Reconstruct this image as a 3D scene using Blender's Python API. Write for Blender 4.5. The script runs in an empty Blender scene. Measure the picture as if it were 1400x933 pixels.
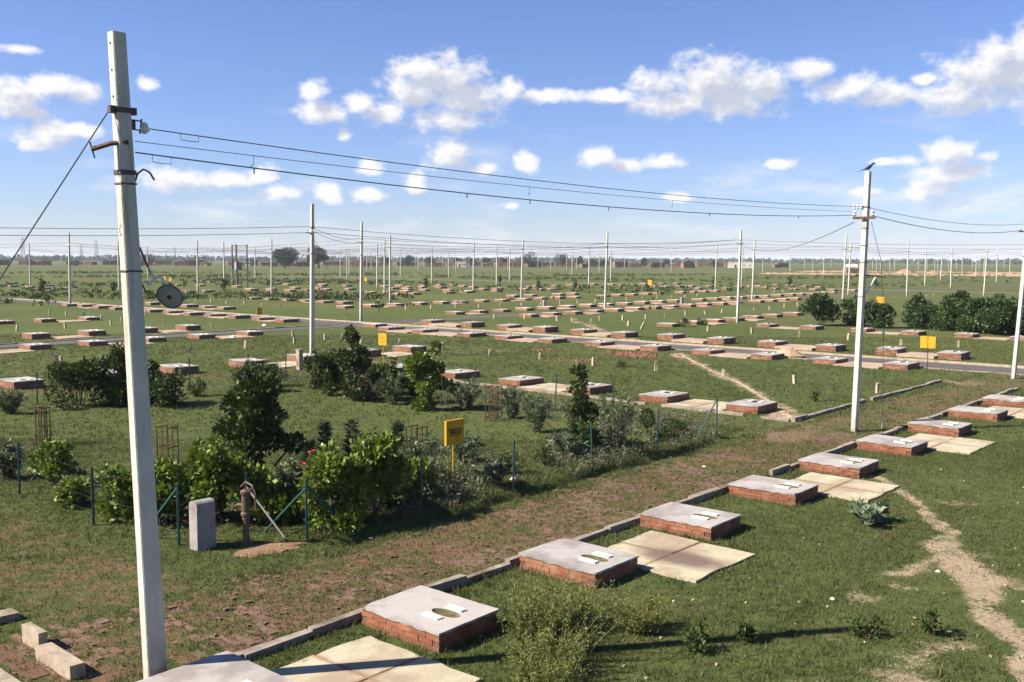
import bpy, math, random
import numpy as np
from mathutils import Vector, Matrix

random.seed(7)
rng = np.random.default_rng(11)
scene = bpy.context.scene
COL = scene.collection
R = math.radians

# ------------------------------------------------------------------ camera, sky, sun, exposure
CAM_Z = 4.8
PITCH = math.atan(111.5 / 1350.0)
ROLL = R(0.2)
cam_d = bpy.data.cameras.new('camera')
cam = bpy.data.objects.new('camera', cam_d)
COL.objects.link(cam)
cam_d.sensor_width = 36.0
cam_d.lens = 36.0 * 1350.0 / 1400.0
cam_d.clip_start = 0.1
cam_d.clip_end = 30000.0
_f = Vector((0, math.cos(PITCH), -math.sin(PITCH)))
_u = Vector((0, math.sin(PITCH), math.cos(PITCH)))
_r = Vector((1, 0, 0))
_rr = _r * math.cos(ROLL) + _u * math.sin(ROLL)
_uu = -_r * math.sin(ROLL) + _u * math.cos(ROLL)
m = Matrix((( _rr.x, _uu.x, -_f.x, 0), (_rr.y, _uu.y, -_f.y, 0), (_rr.z, _uu.z, -_f.z, CAM_Z), (0, 0, 0, 1)))
cam.matrix_world = m
scene.camera = cam

scene.view_settings.view_transform = 'Standard'
scene.view_settings.look = 'None'
scene.view_settings.exposure = 1.4
scene.view_settings.gamma = 1.0

SUN_EL = R(38.5)
SUN_TRAVEL = R(11.5)          # the light travels towards +x, a little towards +y
sun_vec = Vector((-math.cos(SUN_TRAVEL) * math.cos(SUN_EL), -math.sin(SUN_TRAVEL) * math.cos(SUN_EL), math.sin(SUN_EL)))
sd = bpy.data.lights.new('sun', 'SUN')
sd.energy = 5.0
sd.angle = R(0.5)
sd.color = (1.0, 0.905, 0.75)
sun = bpy.data.objects.new('sun', sd)
COL.objects.link(sun)
sun.rotation_euler = sun_vec.to_track_quat('Z', 'Y').to_euler()
sun.location = (0, 0, 50)

world = bpy.data.worlds.new('World')
scene.world = world
world.use_nodes = True
wt = world.node_tree
for n in list(wt.nodes):
    wt.nodes.remove(n)


class NT:
    """small helper to wire nodes"""
    def __init__(self, tree):
        self.t = tree

    def n(self, kind, **kw):
        nd = self.t.nodes.new(kind)
        for k, v in kw.items():
            setattr(nd, k, v)
        return nd

    def link(self, a, b):
        self.t.links.new(a, b)

    def put(self, sock, v):
        if hasattr(v, 'is_linked'):
            self.t.links.new(v, sock)
        else:
            sock.default_value = v

    def math(self, op, a, b=None, c=None, clamp=False):
        nd = self.n('ShaderNodeMath', operation=op)
        nd.use_clamp = clamp
        self.put(nd.inputs[0], a)
        if b is not None:
            self.put(nd.inputs[1], b)
        if c is not None:
            self.put(nd.inputs[2], c)
        return nd.outputs[0]

    def vmath(self, op, a, b=None, c=None):
        nd = self.n('ShaderNodeVectorMath', operation=op)
        self.put(nd.inputs[0], a)
        if b is not None:
            self.put(nd.inputs[1], b)
        if c is not None:
            self.put(nd.inputs[2], c)
        return nd.outputs['Value'] if op in ('LENGTH', 'DOT_PRODUCT', 'DISTANCE') else nd.outputs[0]

    def noise(self, vec, scale, detail=4.0, rough=0.55, dim='3D', dist=0.0):
        nd = self.n('ShaderNodeTexNoise', noise_dimensions=dim)
        if vec is not None:
            self.link(vec, nd.inputs['Vector'])
        nd.inputs['Scale'].default_value = scale
        nd.inputs['Detail'].default_value = detail
        nd.inputs['Roughness'].default_value = rough
        nd.inputs['Distortion'].default_value = dist
        return nd.outputs[0]

    def step(self, v, a, b):
        nd = self.n('ShaderNodeMapRange', interpolation_type='SMOOTHSTEP')
        self.put(nd.inputs[0], v)
        self.put(nd.inputs[1], a)
        self.put(nd.inputs[2], b)
        nd.inputs[3].default_value = 0.0
        nd.inputs[4].default_value = 1.0
        return nd.outputs[0]

    def mix(self, f, a, b, mode='MIX'):
        nd = self.n('ShaderNodeMix', data_type='RGBA', blend_type=mode)
        nd.clamp_factor = True
        self.put(nd.inputs[0], f)
        for s, v in ((nd.inputs[6], a), (nd.inputs[7], b)):
            if hasattr(v, 'is_linked'):
                self.link(v, s)
            else:
                s.default_value = (*v, 1.0)
        return nd.outputs[2]


# clouds: azimuth, elevation and half sizes in degrees of each puff
CLOUDS = [(-26.23,8.07,1.61,0.85),(-24.5,8.85,1.27,0.64),(-23.22,8.61,0.93,0.51),(-25.67,7.49,0.93,0.51),(-24.93,6.32,1.53,0.68),(-23.42,6.59,1.1,0.38),(-25.73,5.8,0.68,0.38),(-19.93,9.19,0.55,0.34),(-26.04,10.48,0.85,0.21),(-4.21,10.11,2.46,1.19),(-4.96,10.57,1.95,0.68),(-2.55,9.18,1.95,1.02),(-3.72,7.88,2.21,0.59),(-5.87,9.41,1.27,0.93),(-11.25,9.26,0.76,0.59),(-10.78,8.21,1.36,0.64),(-8.75,8.62,0.85,0.59),(-7.32,8.14,1.27,0.55),(-9.58,6.89,0.38,0.38),(-3.72,5.93,1.27,0.85),(-1.71,5.21,0.68,0.38),(-8.16,5.22,0.64,0.47),(-5.56,4.35,0.64,0.55),(-18.67,4.25,1.78,0.64),(-15.91,4.33,1.19,0.51),(-14.15,4.69,0.76,0.55),(-13.05,3.71,1.02,0.42),(-10.43,3.71,0.85,0.55),(-8.3,3.66,1.02,0.38),(-0.05,9.59,0.72,0.59),(1.83,9.2,1.78,0.38),(5.15,9.14,2.33,0.38),(8.02,9.8,1.27,0.68),(11.14,9.84,2.21,1.36),(13.54,9.45,1.91,1.15),(9.27,8.71,2.38,0.76),(12.29,8.72,2.55,0.85),(16.47,10.1,1.27,0.64),(18.65,9.16,2.04,0.68),(20.51,8.76,1.61,0.59),(25.32,9.38,2.55,1.44),(23.64,8.44,1.78,0.85),(22.26,9.48,0.68,0.34),(25.62,10.4,1.02,0.85),(26.92,9.62,1.27,1.7),(4.78,5.79,0.98,0.59),(6.53,5.37,1.02,0.34),(8.5,5.51,1.19,0.38),(0.8,5.55,0.72,0.55),(14.93,5.29,1.02,0.3),(23.5,5.47,1.19,0.76),(23.71,4.63,1.87,0.47),(21.72,5.3,0.64,0.3),(20.44,5.3,0.64,0.21),(22.6,3.75,1.27,0.51),(25.41,5.35,0.47,0.25),(9.35,3.55,1.02,0.25),(-0.03,3.1,0.47,0.21),(19.38,3.74,0.85,0.25),
          (31.5,9.0,2.4,1.2),(35,7.6,2.2,0.8),(-31,7.0,2.2,0.9),(-36,9.4,2.8,1.2),(-33,4.4,1.8,0.5),(38,5.0,2.0,0.6)]
W = NT(wt)
tc = W.n('ShaderNodeTexCoord')
sep = W.n('ShaderNodeSeparateXYZ')
W.link(tc.outputs['Generated'], sep.inputs[0])
az = W.math('MULTIPLY', W.math('ARCTAN2', sep.outputs[0], sep.outputs[1]), 57.29578)
el = W.math('MULTIPLY', W.math('ARCSINE', sep.outputs[2]), 57.29578)
cmb = W.n('ShaderNodeCombineXYZ')
W.link(az, cmb.inputs[0])
W.link(el, cmb.inputs[1])
pos = cmb.outputs[0]


def cloud_field(p, lst):
    # a slow warp of the coordinates makes each puff's outline lumpy; fine noise frays it
    acc = None
    for (a, e, rx, ry) in lst:
        rx *= 1.42
        ry *= 1.45
        ln = W.vmath('LENGTH', W.vmath('MULTIPLY_ADD', p, (1 / rx, 1 / ry, 0), (-a / rx, -e / ry, 0)))
        acc = ln if acc is None else W.math('MINIMUM', acc, ln)
    ns = W.noise(W.vmath('MULTIPLY', p, (1.0, 1.35, 1.0)), 0.80, 8.0, 0.60, '2D')
    d = W.math('SUBTRACT', 1.0, acc)
    return W.math('MULTIPLY_ADD', W.math('SUBTRACT', ns, 0.5), 1.45, d)


dens = cloud_field(pos, CLOUDS)
big = [c for c in CLOUDS if c[2] > 1.15 or c[3] > 0.58]
shade = cloud_field(W.vmath('ADD', pos, (-0.75, 0.75, 0.0)), big)
alpha = W.step(dens, -0.02, 0.72)
gn = W.noise(W.vmath('MULTIPLY', pos, (0.05, 0.16, 1.0)), 1.0, 6.0, 0.6, '2D')      # scattered cumulus all the way round
away = W.step(W.math('ABSOLUTE', az), 36.0, 46.0)
gd = W.math('MULTIPLY', W.math('MULTIPLY', W.step(gn, 0.60, 0.72), away), W.step(el, 1.0, 4.0))
gd = W.math('MULTIPLY', gd, W.step(el, 60.0, 25.0))
veil = W.noise(W.vmath('MULTIPLY', pos, (0.10, 0.42, 1.0)), 1.0, 5.0, 0.62, '2D')
veil_a = W.math('MULTIPLY', W.step(veil, 0.50, 0.80), W.math('MULTIPLY', W.step(el, 11.0, 2.0), 0.56))
alpha = W.math('MAXIMUM', W.math('MULTIPLY', alpha, 0.97), W.math('MULTIPLY', gd, 0.9))
alpha = W.math('MAXIMUM', alpha, veil_a)
dark = W.math('MULTIPLY', W.step(shade, 0.0, 0.8), 0.95)
ccol = W.mix(dark, (1.06, 1.04, 1.03), (0.58, 0.63, 0.76))
sky = W.n('ShaderNodeTexSky', sky_type='NISHITA')
sky.sun_disc = False
sky.sun_elevation = SUN_EL
sky.sun_rotation = math.atan2(sun_vec.x, sun_vec.y)
sky.air_density = 1.0
sky.dust_density = 0.15
sky.ozone_density = 1.5
sky.altitude = 100.0
bg1 = W.n('ShaderNodeBackground')
W.link(W.mix(1.0, sky.outputs[0], (0.70, 0.79, 1.16), 'MULTIPLY'), bg1.inputs[0])
bg1.inputs[1].default_value = 0.050
bg2 = W.n('ShaderNodeBackground')
W.link(ccol, bg2.inputs[0])
bg2.inputs[1].default_value = 0.375
mx = W.n('ShaderNodeMixShader')
W.link(alpha, mx.inputs[0])
W.link(bg1.outputs[0], mx.inputs[1])
W.link(bg2.outputs[0], mx.inputs[2])
wo = W.n('ShaderNodeOutputWorld')
W.link(mx.outputs[0], wo.inputs[0])
try:
    world.cycles.sampling_method = 'MANUAL'
    world.cycles.sample_map_resolution = 512
    scene.cycles.max_bounces = 5
    scene.cycles.diffuse_bounces = 2
    scene.cycles.glossy_bounces = 2
    scene.cycles.transmission_bounces = 3
    scene.cycles.volume_bounces = 0
    scene.cycles.transparent_max_bounces = 6
    scene.cycles.caustics_reflective = False
    scene.cycles.caustics_refractive = False
except Exception:
    pass

# ------------------------------------------------------------------ plot grid: s runs along the rows away to the right, t across them
GA = R(48.7)
AX = Vector((math.cos(GA), math.sin(GA), 0))
BX = Vector((math.sin(GA), -math.cos(GA), 0))
ROT_B = GA - math.pi / 2        # local x along +t
ROT_A = GA                      # local x along +s


def P(s, t, z=0.0):
    v = AX * s + BX * t
    return Vector((v.x, v.y, z))


# ------------------------------------------------------------------ materials
MATS = {}


def new_mat(name):
    mt = bpy.data.materials.new(name)
    mt.use_nodes = True
    for n in list(mt.node_tree.nodes):
        mt.node_tree.nodes.remove(n)
    t = NT(mt.node_tree)
    out = t.n('ShaderNodeOutputMaterial')
    MATS[name] = mt
    return mt, t, out


def finish(t, out, col, rough=0.85, bump=None, bump_d=0.01, bump_s=0.5, metal=0.0, spec=0.3):
    b = t.n('ShaderNodeBsdfPrincipled')
    if hasattr(col, 'is_linked'):
        t.link(col, b.inputs['Base Color'])
    else:
        b.inputs['Base Color'].default_value = (*col, 1)
    t.put(b.inputs['Roughness'], rough)
    b.inputs['Metallic'].default_value = metal
    b.inputs['Specular IOR Level'].default_value = spec
    if bump is not None:
        bn = t.n('ShaderNodeBump')
        bn.inputs['Strength'].default_value = bump_s
        bn.inputs['Distance'].default_value = bump_d
        t.link(bump, bn.inputs['Height'])
        t.link(bn.outputs[0], b.inputs['Normal'])
    t.link(b.outputs[0], out.inputs[0])
    return b


def wpos(t):
    return t.n('ShaderNodeNewGeometry').outputs['Position']


def lpos(t):
    return t.n('ShaderNodeTexCoord').outputs['Object']


def simple_mat(name, c1, c2, scale=6.0, rough=0.85, bump=0.004, c3=None, world_space=True, spec=0.3, metal=0.0, lo=0.35, hi=0.65):
    mt, t, out = new_mat(name)
    p = wpos(t) if world_space else lpos(t)
    n1 = t.noise(p, scale, 6, 0.62)
    col = t.mix(t.step(n1, lo, hi), c1, c2)
    if c3 is not None:
        n2 = t.noise(p, scale * 0.31, 5, 0.6)
        col = t.mix(t.step(n2, 0.52, 0.72), col, c3)
    n3 = t.noise(p, scale * 7, 3, 0.6)
    finish(t, out, col, rough, n3, bump, 0.6, metal, spec)
    return mt


def make_pole_mat():
    mt, t, out = new_mat('pole_concrete')
    p = wpos(t)
    o_ = lpos(t)
    n1 = t.noise(p, 3.0, 6, 0.65)
    n2 = t.noise(t.vmath('MULTIPLY', p, (9.0, 9.0, 0.45)), 1.0, 5, 0.65)
    n3 = t.noise(p, 42.0, 4, 0.65)
    sp = t.n('ShaderNodeSeparateXYZ')
    t.link(o_, sp.inputs[0])
    c = t.mix(t.step(n1, 0.35, 0.65), (0.50, 0.485, 0.43), (0.43, 0.415, 0.365))
    c = t.mix(t.math('MULTIPLY', t.step(n2, 0.52, 0.72), 0.75), c, (0.24, 0.22, 0.19))
    c = t.mix(t.math('MULTIPLY', t.step(n3, 0.58, 0.72), 0.5), c, (0.22, 0.20, 0.18))
    foot = t.math('MULTIPLY', t.step(sp.outputs[2], 0.9, 0.0), t.step(n1, 0.3, 0.6))
    c = t.mix(t.math('MULTIPLY', foot, 0.6), c, (0.17, 0.13, 0.09))
    finish(t, out, c, 0.9, n3, 0.008, 0.8, 0.0, 0.2)


make_pole_mat()
simple_mat('dark_steel', (0.05, 0.045, 0.05), (0.09, 0.06, 0.05), 9, 0.6, 0.002)
simple_mat('rust_steel', (0.12, 0.055, 0.03), (0.07, 0.04, 0.03), 20, 0.8, 0.002)
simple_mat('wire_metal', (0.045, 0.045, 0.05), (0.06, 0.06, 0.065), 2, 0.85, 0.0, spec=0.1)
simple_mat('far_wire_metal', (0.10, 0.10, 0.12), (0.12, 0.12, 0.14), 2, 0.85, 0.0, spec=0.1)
simple_mat('porcelain', (0.562, 0.562, 0.540), (0.450, 0.450, 0.450), 5, 0.25, 0.0, spec=0.6)
simple_mat('white_pipe', (0.585, 0.578, 0.547), (0.510, 0.503, 0.465), 10, 0.5, 0.001)
simple_mat('enamel_grey', (0.270, 0.270, 0.277), (0.225, 0.225, 0.232), 5, 0.55, 0.001)
simple_mat('fence_paint', (0.018, 0.075, 0.085), (0.03, 0.09, 0.085), 14, 0.5, 0.001, (0.09, 0.06, 0.04))
simple_mat('guard_rust', (0.040, 0.020, 0.014), (0.062, 0.030, 0.018), 25, 0.85, 0.002)
simple_mat('sign_yellow', (0.48, 0.27, 0.008), (0.40, 0.215, 0.008), 8, 0.6, 0.0, (0.33, 0.17, 0.01), world_space=False)
simple_mat('sign_ink', (0.03, 0.012, 0.008), (0.04, 0.02, 0.01), 8, 0.7, 0.0)
simple_mat('sign_orange', (0.55, 0.20, 0.02), (0.5, 0.17, 0.02), 8, 0.7, 0.0)
simple_mat('stub_concrete', (0.270, 0.247, 0.247), (0.210, 0.191, 0.191), 5, 0.9, 0.006, (0.150, 0.131, 0.124))
simple_mat('kerb_concrete', (0.270, 0.232, 0.188), (0.180, 0.150, 0.124), 5, 0.9, 0.008, (0.090, 0.075, 0.053))
simple_mat('drain_concrete', (0.34, 0.28, 0.21), (0.25, 0.205, 0.155), 6, 0.9, 0.012, (0.15, 0.12, 0.085))
simple_mat('marker_stone', (0.413, 0.338, 0.232), (0.315, 0.247, 0.165), 14, 0.9, 0.004)
simple_mat('footrest_white', (0.72, 0.70, 0.60), (0.55, 0.53, 0.43), 9, 0.6, 0.002, (0.36, 0.33, 0.25))
simple_mat('pan_moss', (0.04, 0.043, 0.015), (0.09, 0.075, 0.03), 14, 0.8, 0.003, (0.12, 0.10, 0.06))
simple_mat('mortar', (0.125, 0.066, 0.042), (0.08, 0.042, 0.028), 20, 0.95, 0.008, (0.15, 0.10, 0.07))
simple_mat('bird_black', (0.015, 0.015, 0.018), (0.03, 0.03, 0.03), 30, 0.6, 0.0)
simple_mat('bark', (0.10, 0.075, 0.05), (0.06, 0.045, 0.03), 20, 0.95, 0.01)
simple_mat('earth_orange', (0.25, 0.155, 0.09), (0.18, 0.11, 0.065), 9, 0.95, 0.03, (0.10, 0.09, 0.035))
simple_mat('paving_brown', (0.165, 0.098, 0.072), (0.115, 0.068, 0.048), 9, 0.95, 0.01, (0.075, 0.08, 0.03), lo=0.3, hi=0.65)
simple_mat('earth_bank', (0.315, 0.217, 0.150), (0.225, 0.143, 0.090), 0.5, 0.95, 0.1, (0.090, 0.098, 0.038))
simple_mat('iron_pump', (0.075, 0.045, 0.035), (0.12, 0.07, 0.05), 20, 0.6, 0.003)
simple_mat('red_petal', (0.62, 0.045, 0.07), (0.75, 0.12, 0.12), 30, 0.7, 0.0)
simple_mat('house_brick', (0.203, 0.098, 0.064), (0.158, 0.075, 0.053), 0.9, 0.9, 0.01)
simple_mat('house_white', (0.540, 0.525, 0.480), (0.450, 0.427, 0.375), 0.6, 0.9, 0.01)
simple_mat('house_dark', (0.03, 0.025, 0.02), (0.05, 0.04, 0.03), 0.6, 0.9, 0.0)
simple_mat('house_thatch', (0.22, 0.16, 0.09), (0.15, 0.11, 0.06), 1.2, 0.95, 0.02)
simple_mat('pylon_steel', (0.22, 0.23, 0.25), (0.26, 0.27, 0.29), 0.5, 0.6, 0.0)
simple_mat('white_stone', (0.75, 0.72, 0.66), (0.6, 0.57, 0.52), 8, 0.9, 0.004)
simple_mat('asphalt', (0.098, 0.088, 0.092), (0.080, 0.072, 0.075), 0.8, 0.95, 0.006, (0.125, 0.108, 0.095), spec=0.1)
simple_mat('road_dust', (0.19, 0.155, 0.125), (0.15, 0.12, 0.09), 0.5, 0.95, 0.01)
simple_mat('sand_path', (0.36, 0.27, 0.19), (0.30, 0.22, 0.15), 2.2, 0.95, 0.012, (0.19, 0.15, 0.085))
simple_mat('rubble_red', (0.27, 0.13, 0.09), (0.19, 0.09, 0.06), 14, 0.95, 0.01)


def make_brick_mat():
    mt, t, out = new_mat('brick_red')
    oi = t.n('ShaderNodeObjectInfo')
    p = wpos(t)
    n1 = t.noise(p, 9.0, 6, 0.65)
    n2 = t.noise(p, 34.0, 4, 0.6)
    n3 = t.noise(p, 3.1, 4, 0.6)
    c = t.mix(oi.outputs['Random'], (0.165, 0.058, 0.032), (0.245, 0.094, 0.050))
    c = t.mix(t.step(n1, 0.42, 0.7), c, (0.165, 0.064, 0.042))
    c = t.mix(t.math('MULTIPLY', t.step(n3, 0.46, 0.66), 0.7), c, (0.25, 0.135, 0.082))     # lime and mortar smears
    c = t.mix(t.math('MULTIPLY', t.step(n2, 0.56, 0.72), 0.6), c, (0.10, 0.05, 0.035))
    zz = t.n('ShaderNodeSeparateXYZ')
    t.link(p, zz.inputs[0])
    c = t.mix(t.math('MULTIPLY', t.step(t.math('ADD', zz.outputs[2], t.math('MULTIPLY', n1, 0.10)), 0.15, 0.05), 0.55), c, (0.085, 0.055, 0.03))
    finish(t, out, c, 0.92, n2, 0.008, 0.8)
    # masonry seen only as joined work
    mt, t, out = new_mat('brickwork_red')
    p = lpos(t)
    at = t.n('ShaderNodeAttribute', attribute_name='tint')
    w = wpos(t)
    n1 = t.noise(w, 4.0, 6, 0.65)
    c = t.mix(at.outputs['Fac'], (0.15, 0.064, 0.042), (0.25, 0.125, 0.08))
    c = t.mix(t.math('MULTIPLY', t.step(n1, 0.48, 0.68), 0.7), c, (0.27, 0.165, 0.11))
    finish(t, out, c, 0.92)


make_brick_mat()


def make_cement(name, c1, c2, stain, edge, sc):
    mt, t, out = new_mat(name)
    p = wpos(t)
    n1 = t.noise(p, sc, 7, 0.65)
    n2 = t.noise(p, sc * 0.45, 5, 0.6)
    n3 = t.noise(p, sc * 14, 4, 0.65)
    n4 = t.noise(p, sc * 4.0, 5, 0.65)
    c = t.mix(t.step(n1, 0.35, 0.65), c1, c2)
    oi = t.n('ShaderNodeObjectInfo')
    c = t.mix(t.math('MULTIPLY', oi.outputs['Random'], 0.45), c, edge)
    c = t.mix(t.math('MULTIPLY', t.step(n2, 0.44, 0.62), 0.72), c, stain)
    c = t.mix(t.math('MULTIPLY', t.step(n4, 0.60, 0.74), 0.6), c, edge)
    c = t.mix(t.math('MULTIPLY', t.step(n3, 0.62, 0.72), 0.45), c, stain)
    finish(t, out, c, 0.88, n3, 0.006, 0.6)


make_cement('cement_top', (0.315, 0.295, 0.288), (0.265, 0.247, 0.242), (0.175, 0.152, 0.138), (0.365, 0.34, 0.315), 2.6)
def make_slab(name, stain):
    mt, t, out = new_mat(name)
    p, o_ = wpos(t), lpos(t)
    n1 = t.noise(p, 2.4, 7, 0.65)
    n2 = t.noise(p, 0.9, 5, 0.6)
    n3 = t.noise(p, 30.0, 4, 0.65)
    n4 = t.noise(p, 7.0, 5, 0.65)
    sp = t.n('ShaderNodeSeparateXYZ')
    t.link(o_, sp.inputs[0])
    c = t.mix(t.step(n1, 0.35, 0.65), (0.40, 0.365, 0.265), (0.325, 0.29, 0.205))
    c = t.mix(t.math('MULTIPLY', t.step(n2, 0.45, 0.64), 0.7), c, (0.23, 0.17, 0.12))
    # rusty brown weathering along the sunk joints
    jx = t.math('ADD', t.math('ABSOLUTE', sp.outputs[0]), t.math('MULTIPLY', t.math('SUBTRACT', n4, 0.5), 0.14))
    jy = t.math('ADD', t.math('ABSOLUTE', sp.outputs[1]), t.math('MULTIPLY', t.math('SUBTRACT', n4, 0.5), 0.14))
    jj = t.step(t.math('MINIMUM', jx, jy), 0.075, 0.005)
    c = t.mix(t.math('MULTIPLY', jj, 0.75), c, (0.20, 0.115, 0.07))
    if stain:
        # old water stain lying across the flags
        d = t.vmath('LENGTH', t.vmath('MULTIPLY_ADD', o_, (1.05, 2.2, 0.0), (-0.25, 0.2, 0.0)))
        d = t.math('ADD', d, t.math('MULTIPLY', t.math('SUBTRACT', n1, 0.5), 0.9))
        c = t.mix(t.math('MULTIPLY', t.step(d, 1.15, 0.45), 0.9), c, (0.115, 0.08, 0.068))
    c = t.mix(t.math('MULTIPLY', t.step(n3, 0.58, 0.70), 0.4), c, (0.22, 0.17, 0.11))
    c = t.mix(t.math('MULTIPLY', t.step(n4, 0.62, 0.74), 0.5), c, (0.25, 0.18, 0.12))
    finish(t, out, c, 0.92, n3, 0.008, 0.7, 0.0, 0.15)


make_slab('slab_cream', False)
make_slab('slab_stained', True)
make_cement('slab_far', (0.352, 0.277, 0.206), (0.300, 0.225, 0.169), (0.232, 0.165, 0.124), (0.315, 0.232, 0.165), 1.2)


def leaf_mat(name, c1, c2, c3, trans=0.25, rough=0.45, spec=0.4):
    mt, t, out = new_mat(name)
    at = t.n('ShaderNodeAttribute', attribute_name='tint')
    n1 = t.noise(wpos(t), 1.7, 3, 0.6)
    c = t.mix(at.outputs['Fac'], c1, c2)
    c = t.mix(t.math('MULTIPLY', t.step(n1, 0.5, 0.75), 0.8), c, c3)
    b = t.n('ShaderNodeBsdfPrincipled')
    t.link(c, b.inputs['Base Color'])
    b.inputs['Roughness'].default_value = rough
    b.inputs['Specular IOR Level'].default_value = spec
    tr = t.n('ShaderNodeBsdfTranslucent')
    t.link(t.mix(1.0, c, (1.0, 1.0, 0.55), 'MULTIPLY'), tr.inputs[0])
    mxs = t.n('ShaderNodeMixShader')
    mxs.inputs[0].default_value = trans
    t.link(b.outputs[0], mxs.inputs[1])
    t.link(tr.outputs[0], mxs.inputs[2])
    t.link(mxs.outputs[0], out.inputs[0])


leaf_mat('leaf_broad', (0.08, 0.125, 0.018), (0.19, 0.245, 0.045), (0.12, 0.17, 0.025), 0.22, 0.42, 0.35)
leaf_mat('leaf_dark', (0.026, 0.046, 0.012), (0.062, 0.090, 0.020), (0.04, 0.07, 0.014), 0.15, 0.5, 0.25)
leaf_mat('leaf_olea', (0.055, 0.085, 0.042), (0.13, 0.155, 0.09), (0.08, 0.11, 0.06), 0.2, 0.5, 0.25)
leaf_mat('leaf_hedge', (0.025, 0.052, 0.014), (0.055, 0.092, 0.024), (0.035, 0.068, 0.016), 0.18, 0.5, 0.3)
leaf_mat('leaf_spiky', (0.022, 0.042, 0.022), (0.045, 0.072, 0.034), (0.03, 0.05, 0.022), 0.12, 0.5, 0.3)
leaf_mat('leaf_weed', (0.11, 0.125, 0.035), (0.24, 0.245, 0.085), (0.16, 0.175, 0.055), 0.3, 0.55, 0.25)
leaf_mat('leaf_calo', (0.075, 0.105, 0.06), (0.13, 0.17, 0.10), (0.09, 0.12, 0.07), 0.2, 0.5, 0.3)
leaf_mat('leaf_far', (0.022, 0.040, 0.016), (0.045, 0.070, 0.024), (0.03, 0.05, 0.018), 0.1, 0.7, 0.2)
leaf_mat('grass_blade', (0.050, 0.067, 0.021), (0.112, 0.127, 0.048), (0.095, 0.095, 0.038), 0.25, 0.6, 0.2)
leaf_mat('dry_stalk', (0.14, 0.115, 0.06), (0.24, 0.20, 0.11), (0.18, 0.15, 0.08), 0.2, 0.8, 0.1)
leaf_mat('scrub_weed', (0.085, 0.095, 0.058), (0.17, 0.165, 0.115), (0.07, 0.10, 0.035), 0.2, 0.7, 0.15)
leaf_mat('scrub_far', (0.045, 0.066, 0.024), (0.095, 0.112, 0.045), (0.06, 0.085, 0.028), 0.15, 0.7, 0.15)


def make_ground_mat():
    mt, t, out = new_mat('ground_turf')
    p = wpos(t)
    soil = t.n('ShaderNodeAttribute', attribute_name='soil').outputs['Fac']
    path = t.n('ShaderNodeAttribute', attribute_name='path').outputs['Fac']
    n_big = t.noise(p, 0.055, 6, 0.6)
    n_mid = t.noise(p, 0.42, 6, 0.62)
    n_small = t.noise(p, 2.3, 6, 0.65)
    n_fine = t.noise(p, 13.0, 5, 0.7)
    n_vf = t.noise(p, 46.0, 3, 0.7)
    g = t.mix(t.step(n_small, 0.34, 0.66), (0.046, 0.066, 0.018), (0.082, 0.102, 0.030))
    g = t.mix(t.math('MULTIPLY', t.step(n_big, 0.44, 0.62), 0.55), g, (0.098, 0.112, 0.036))
    g = t.mix(t.math('MULTIPLY', t.step(n_mid, 0.55, 0.72), 0.6), g, (0.108, 0.096, 0.044))
    g = t.mix(t.math('MULTIPLY', t.step(n_fine, 0.54, 0.68), 0.55), g, (0.118, 0.105, 0.05))
    g = t.mix(t.math('MULTIPLY', t.step(n_vf, 0.55, 0.70), 0.5), g, (0.034, 0.044, 0.014))
    # bare pale earth
    thin = t.math('ADD', t.math('MULTIPLY', t.math('SUBTRACT', n_mid, 0.5), 1.1), t.math('MULTIPLY', t.math('SUBTRACT', n_fine, 0.5), 0.9))
    thin = t.math('ADD', thin, t.math('MULTIPLY', t.math('SUBTRACT', n_small, 0.5), 0.8))
    sm = t.step(t.math('ADD', soil, t.math('MULTIPLY', thin, 1.6)), 0.38, 0.86)
    earth = t.mix(t.step(n_small, 0.35, 0.65), (0.40, 0.315, 0.215), (0.27, 0.205, 0.14))
    g = t.mix(sm, g, earth)
    # the old brick-on-edge walk, half grown over
    thin2 = t.math('ADD', t.math('MULTIPLY', t.math('SUBTRACT', n_small, 0.5), 1.5), t.math('MULTIPLY', t.math('SUBTRACT', n_fine, 0.5), 1.1))
    thin2 = t.math('ADD', thin2, t.math('MULTIPLY', t.math('SUBTRACT', n_mid, 0.5), 0.9))
    pm = t.step(t.math('ADD', t.math('MULTIPLY', path, 0.62), thin2), 0.40, 0.82)
    pm = t.math('MULTIPLY', pm, t.step(path, 0.02, 0.3))
    walk = t.mix(t.step(n_fine, 0.36, 0.64), (0.120, 0.060, 0.040), (0.215, 0.115, 0.082))
    walk = t.mix(t.math('MULTIPLY', t.step(n_vf, 0.56, 0.7), 0.6), walk, (0.30, 0.20, 0.15))
    g = t.mix(pm, g, walk)
    dry = t.math('MULTIPLY', t.step(path, 0.1, 0.6), 0.30)
    g = t.mix(dry, g, (0.105, 0.088, 0.044))
    bmp = t.math('ADD', t.math('MULTIPLY', n_fine, 0.7), t.math('MULTIPLY', n_vf, 0.4))
    finish(t, out, g, 0.95, bmp, 0.07, 0.9, 0.0, 0.1)


make_ground_mat()

# ------------------------------------------------------------------ mesh helpers


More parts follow.
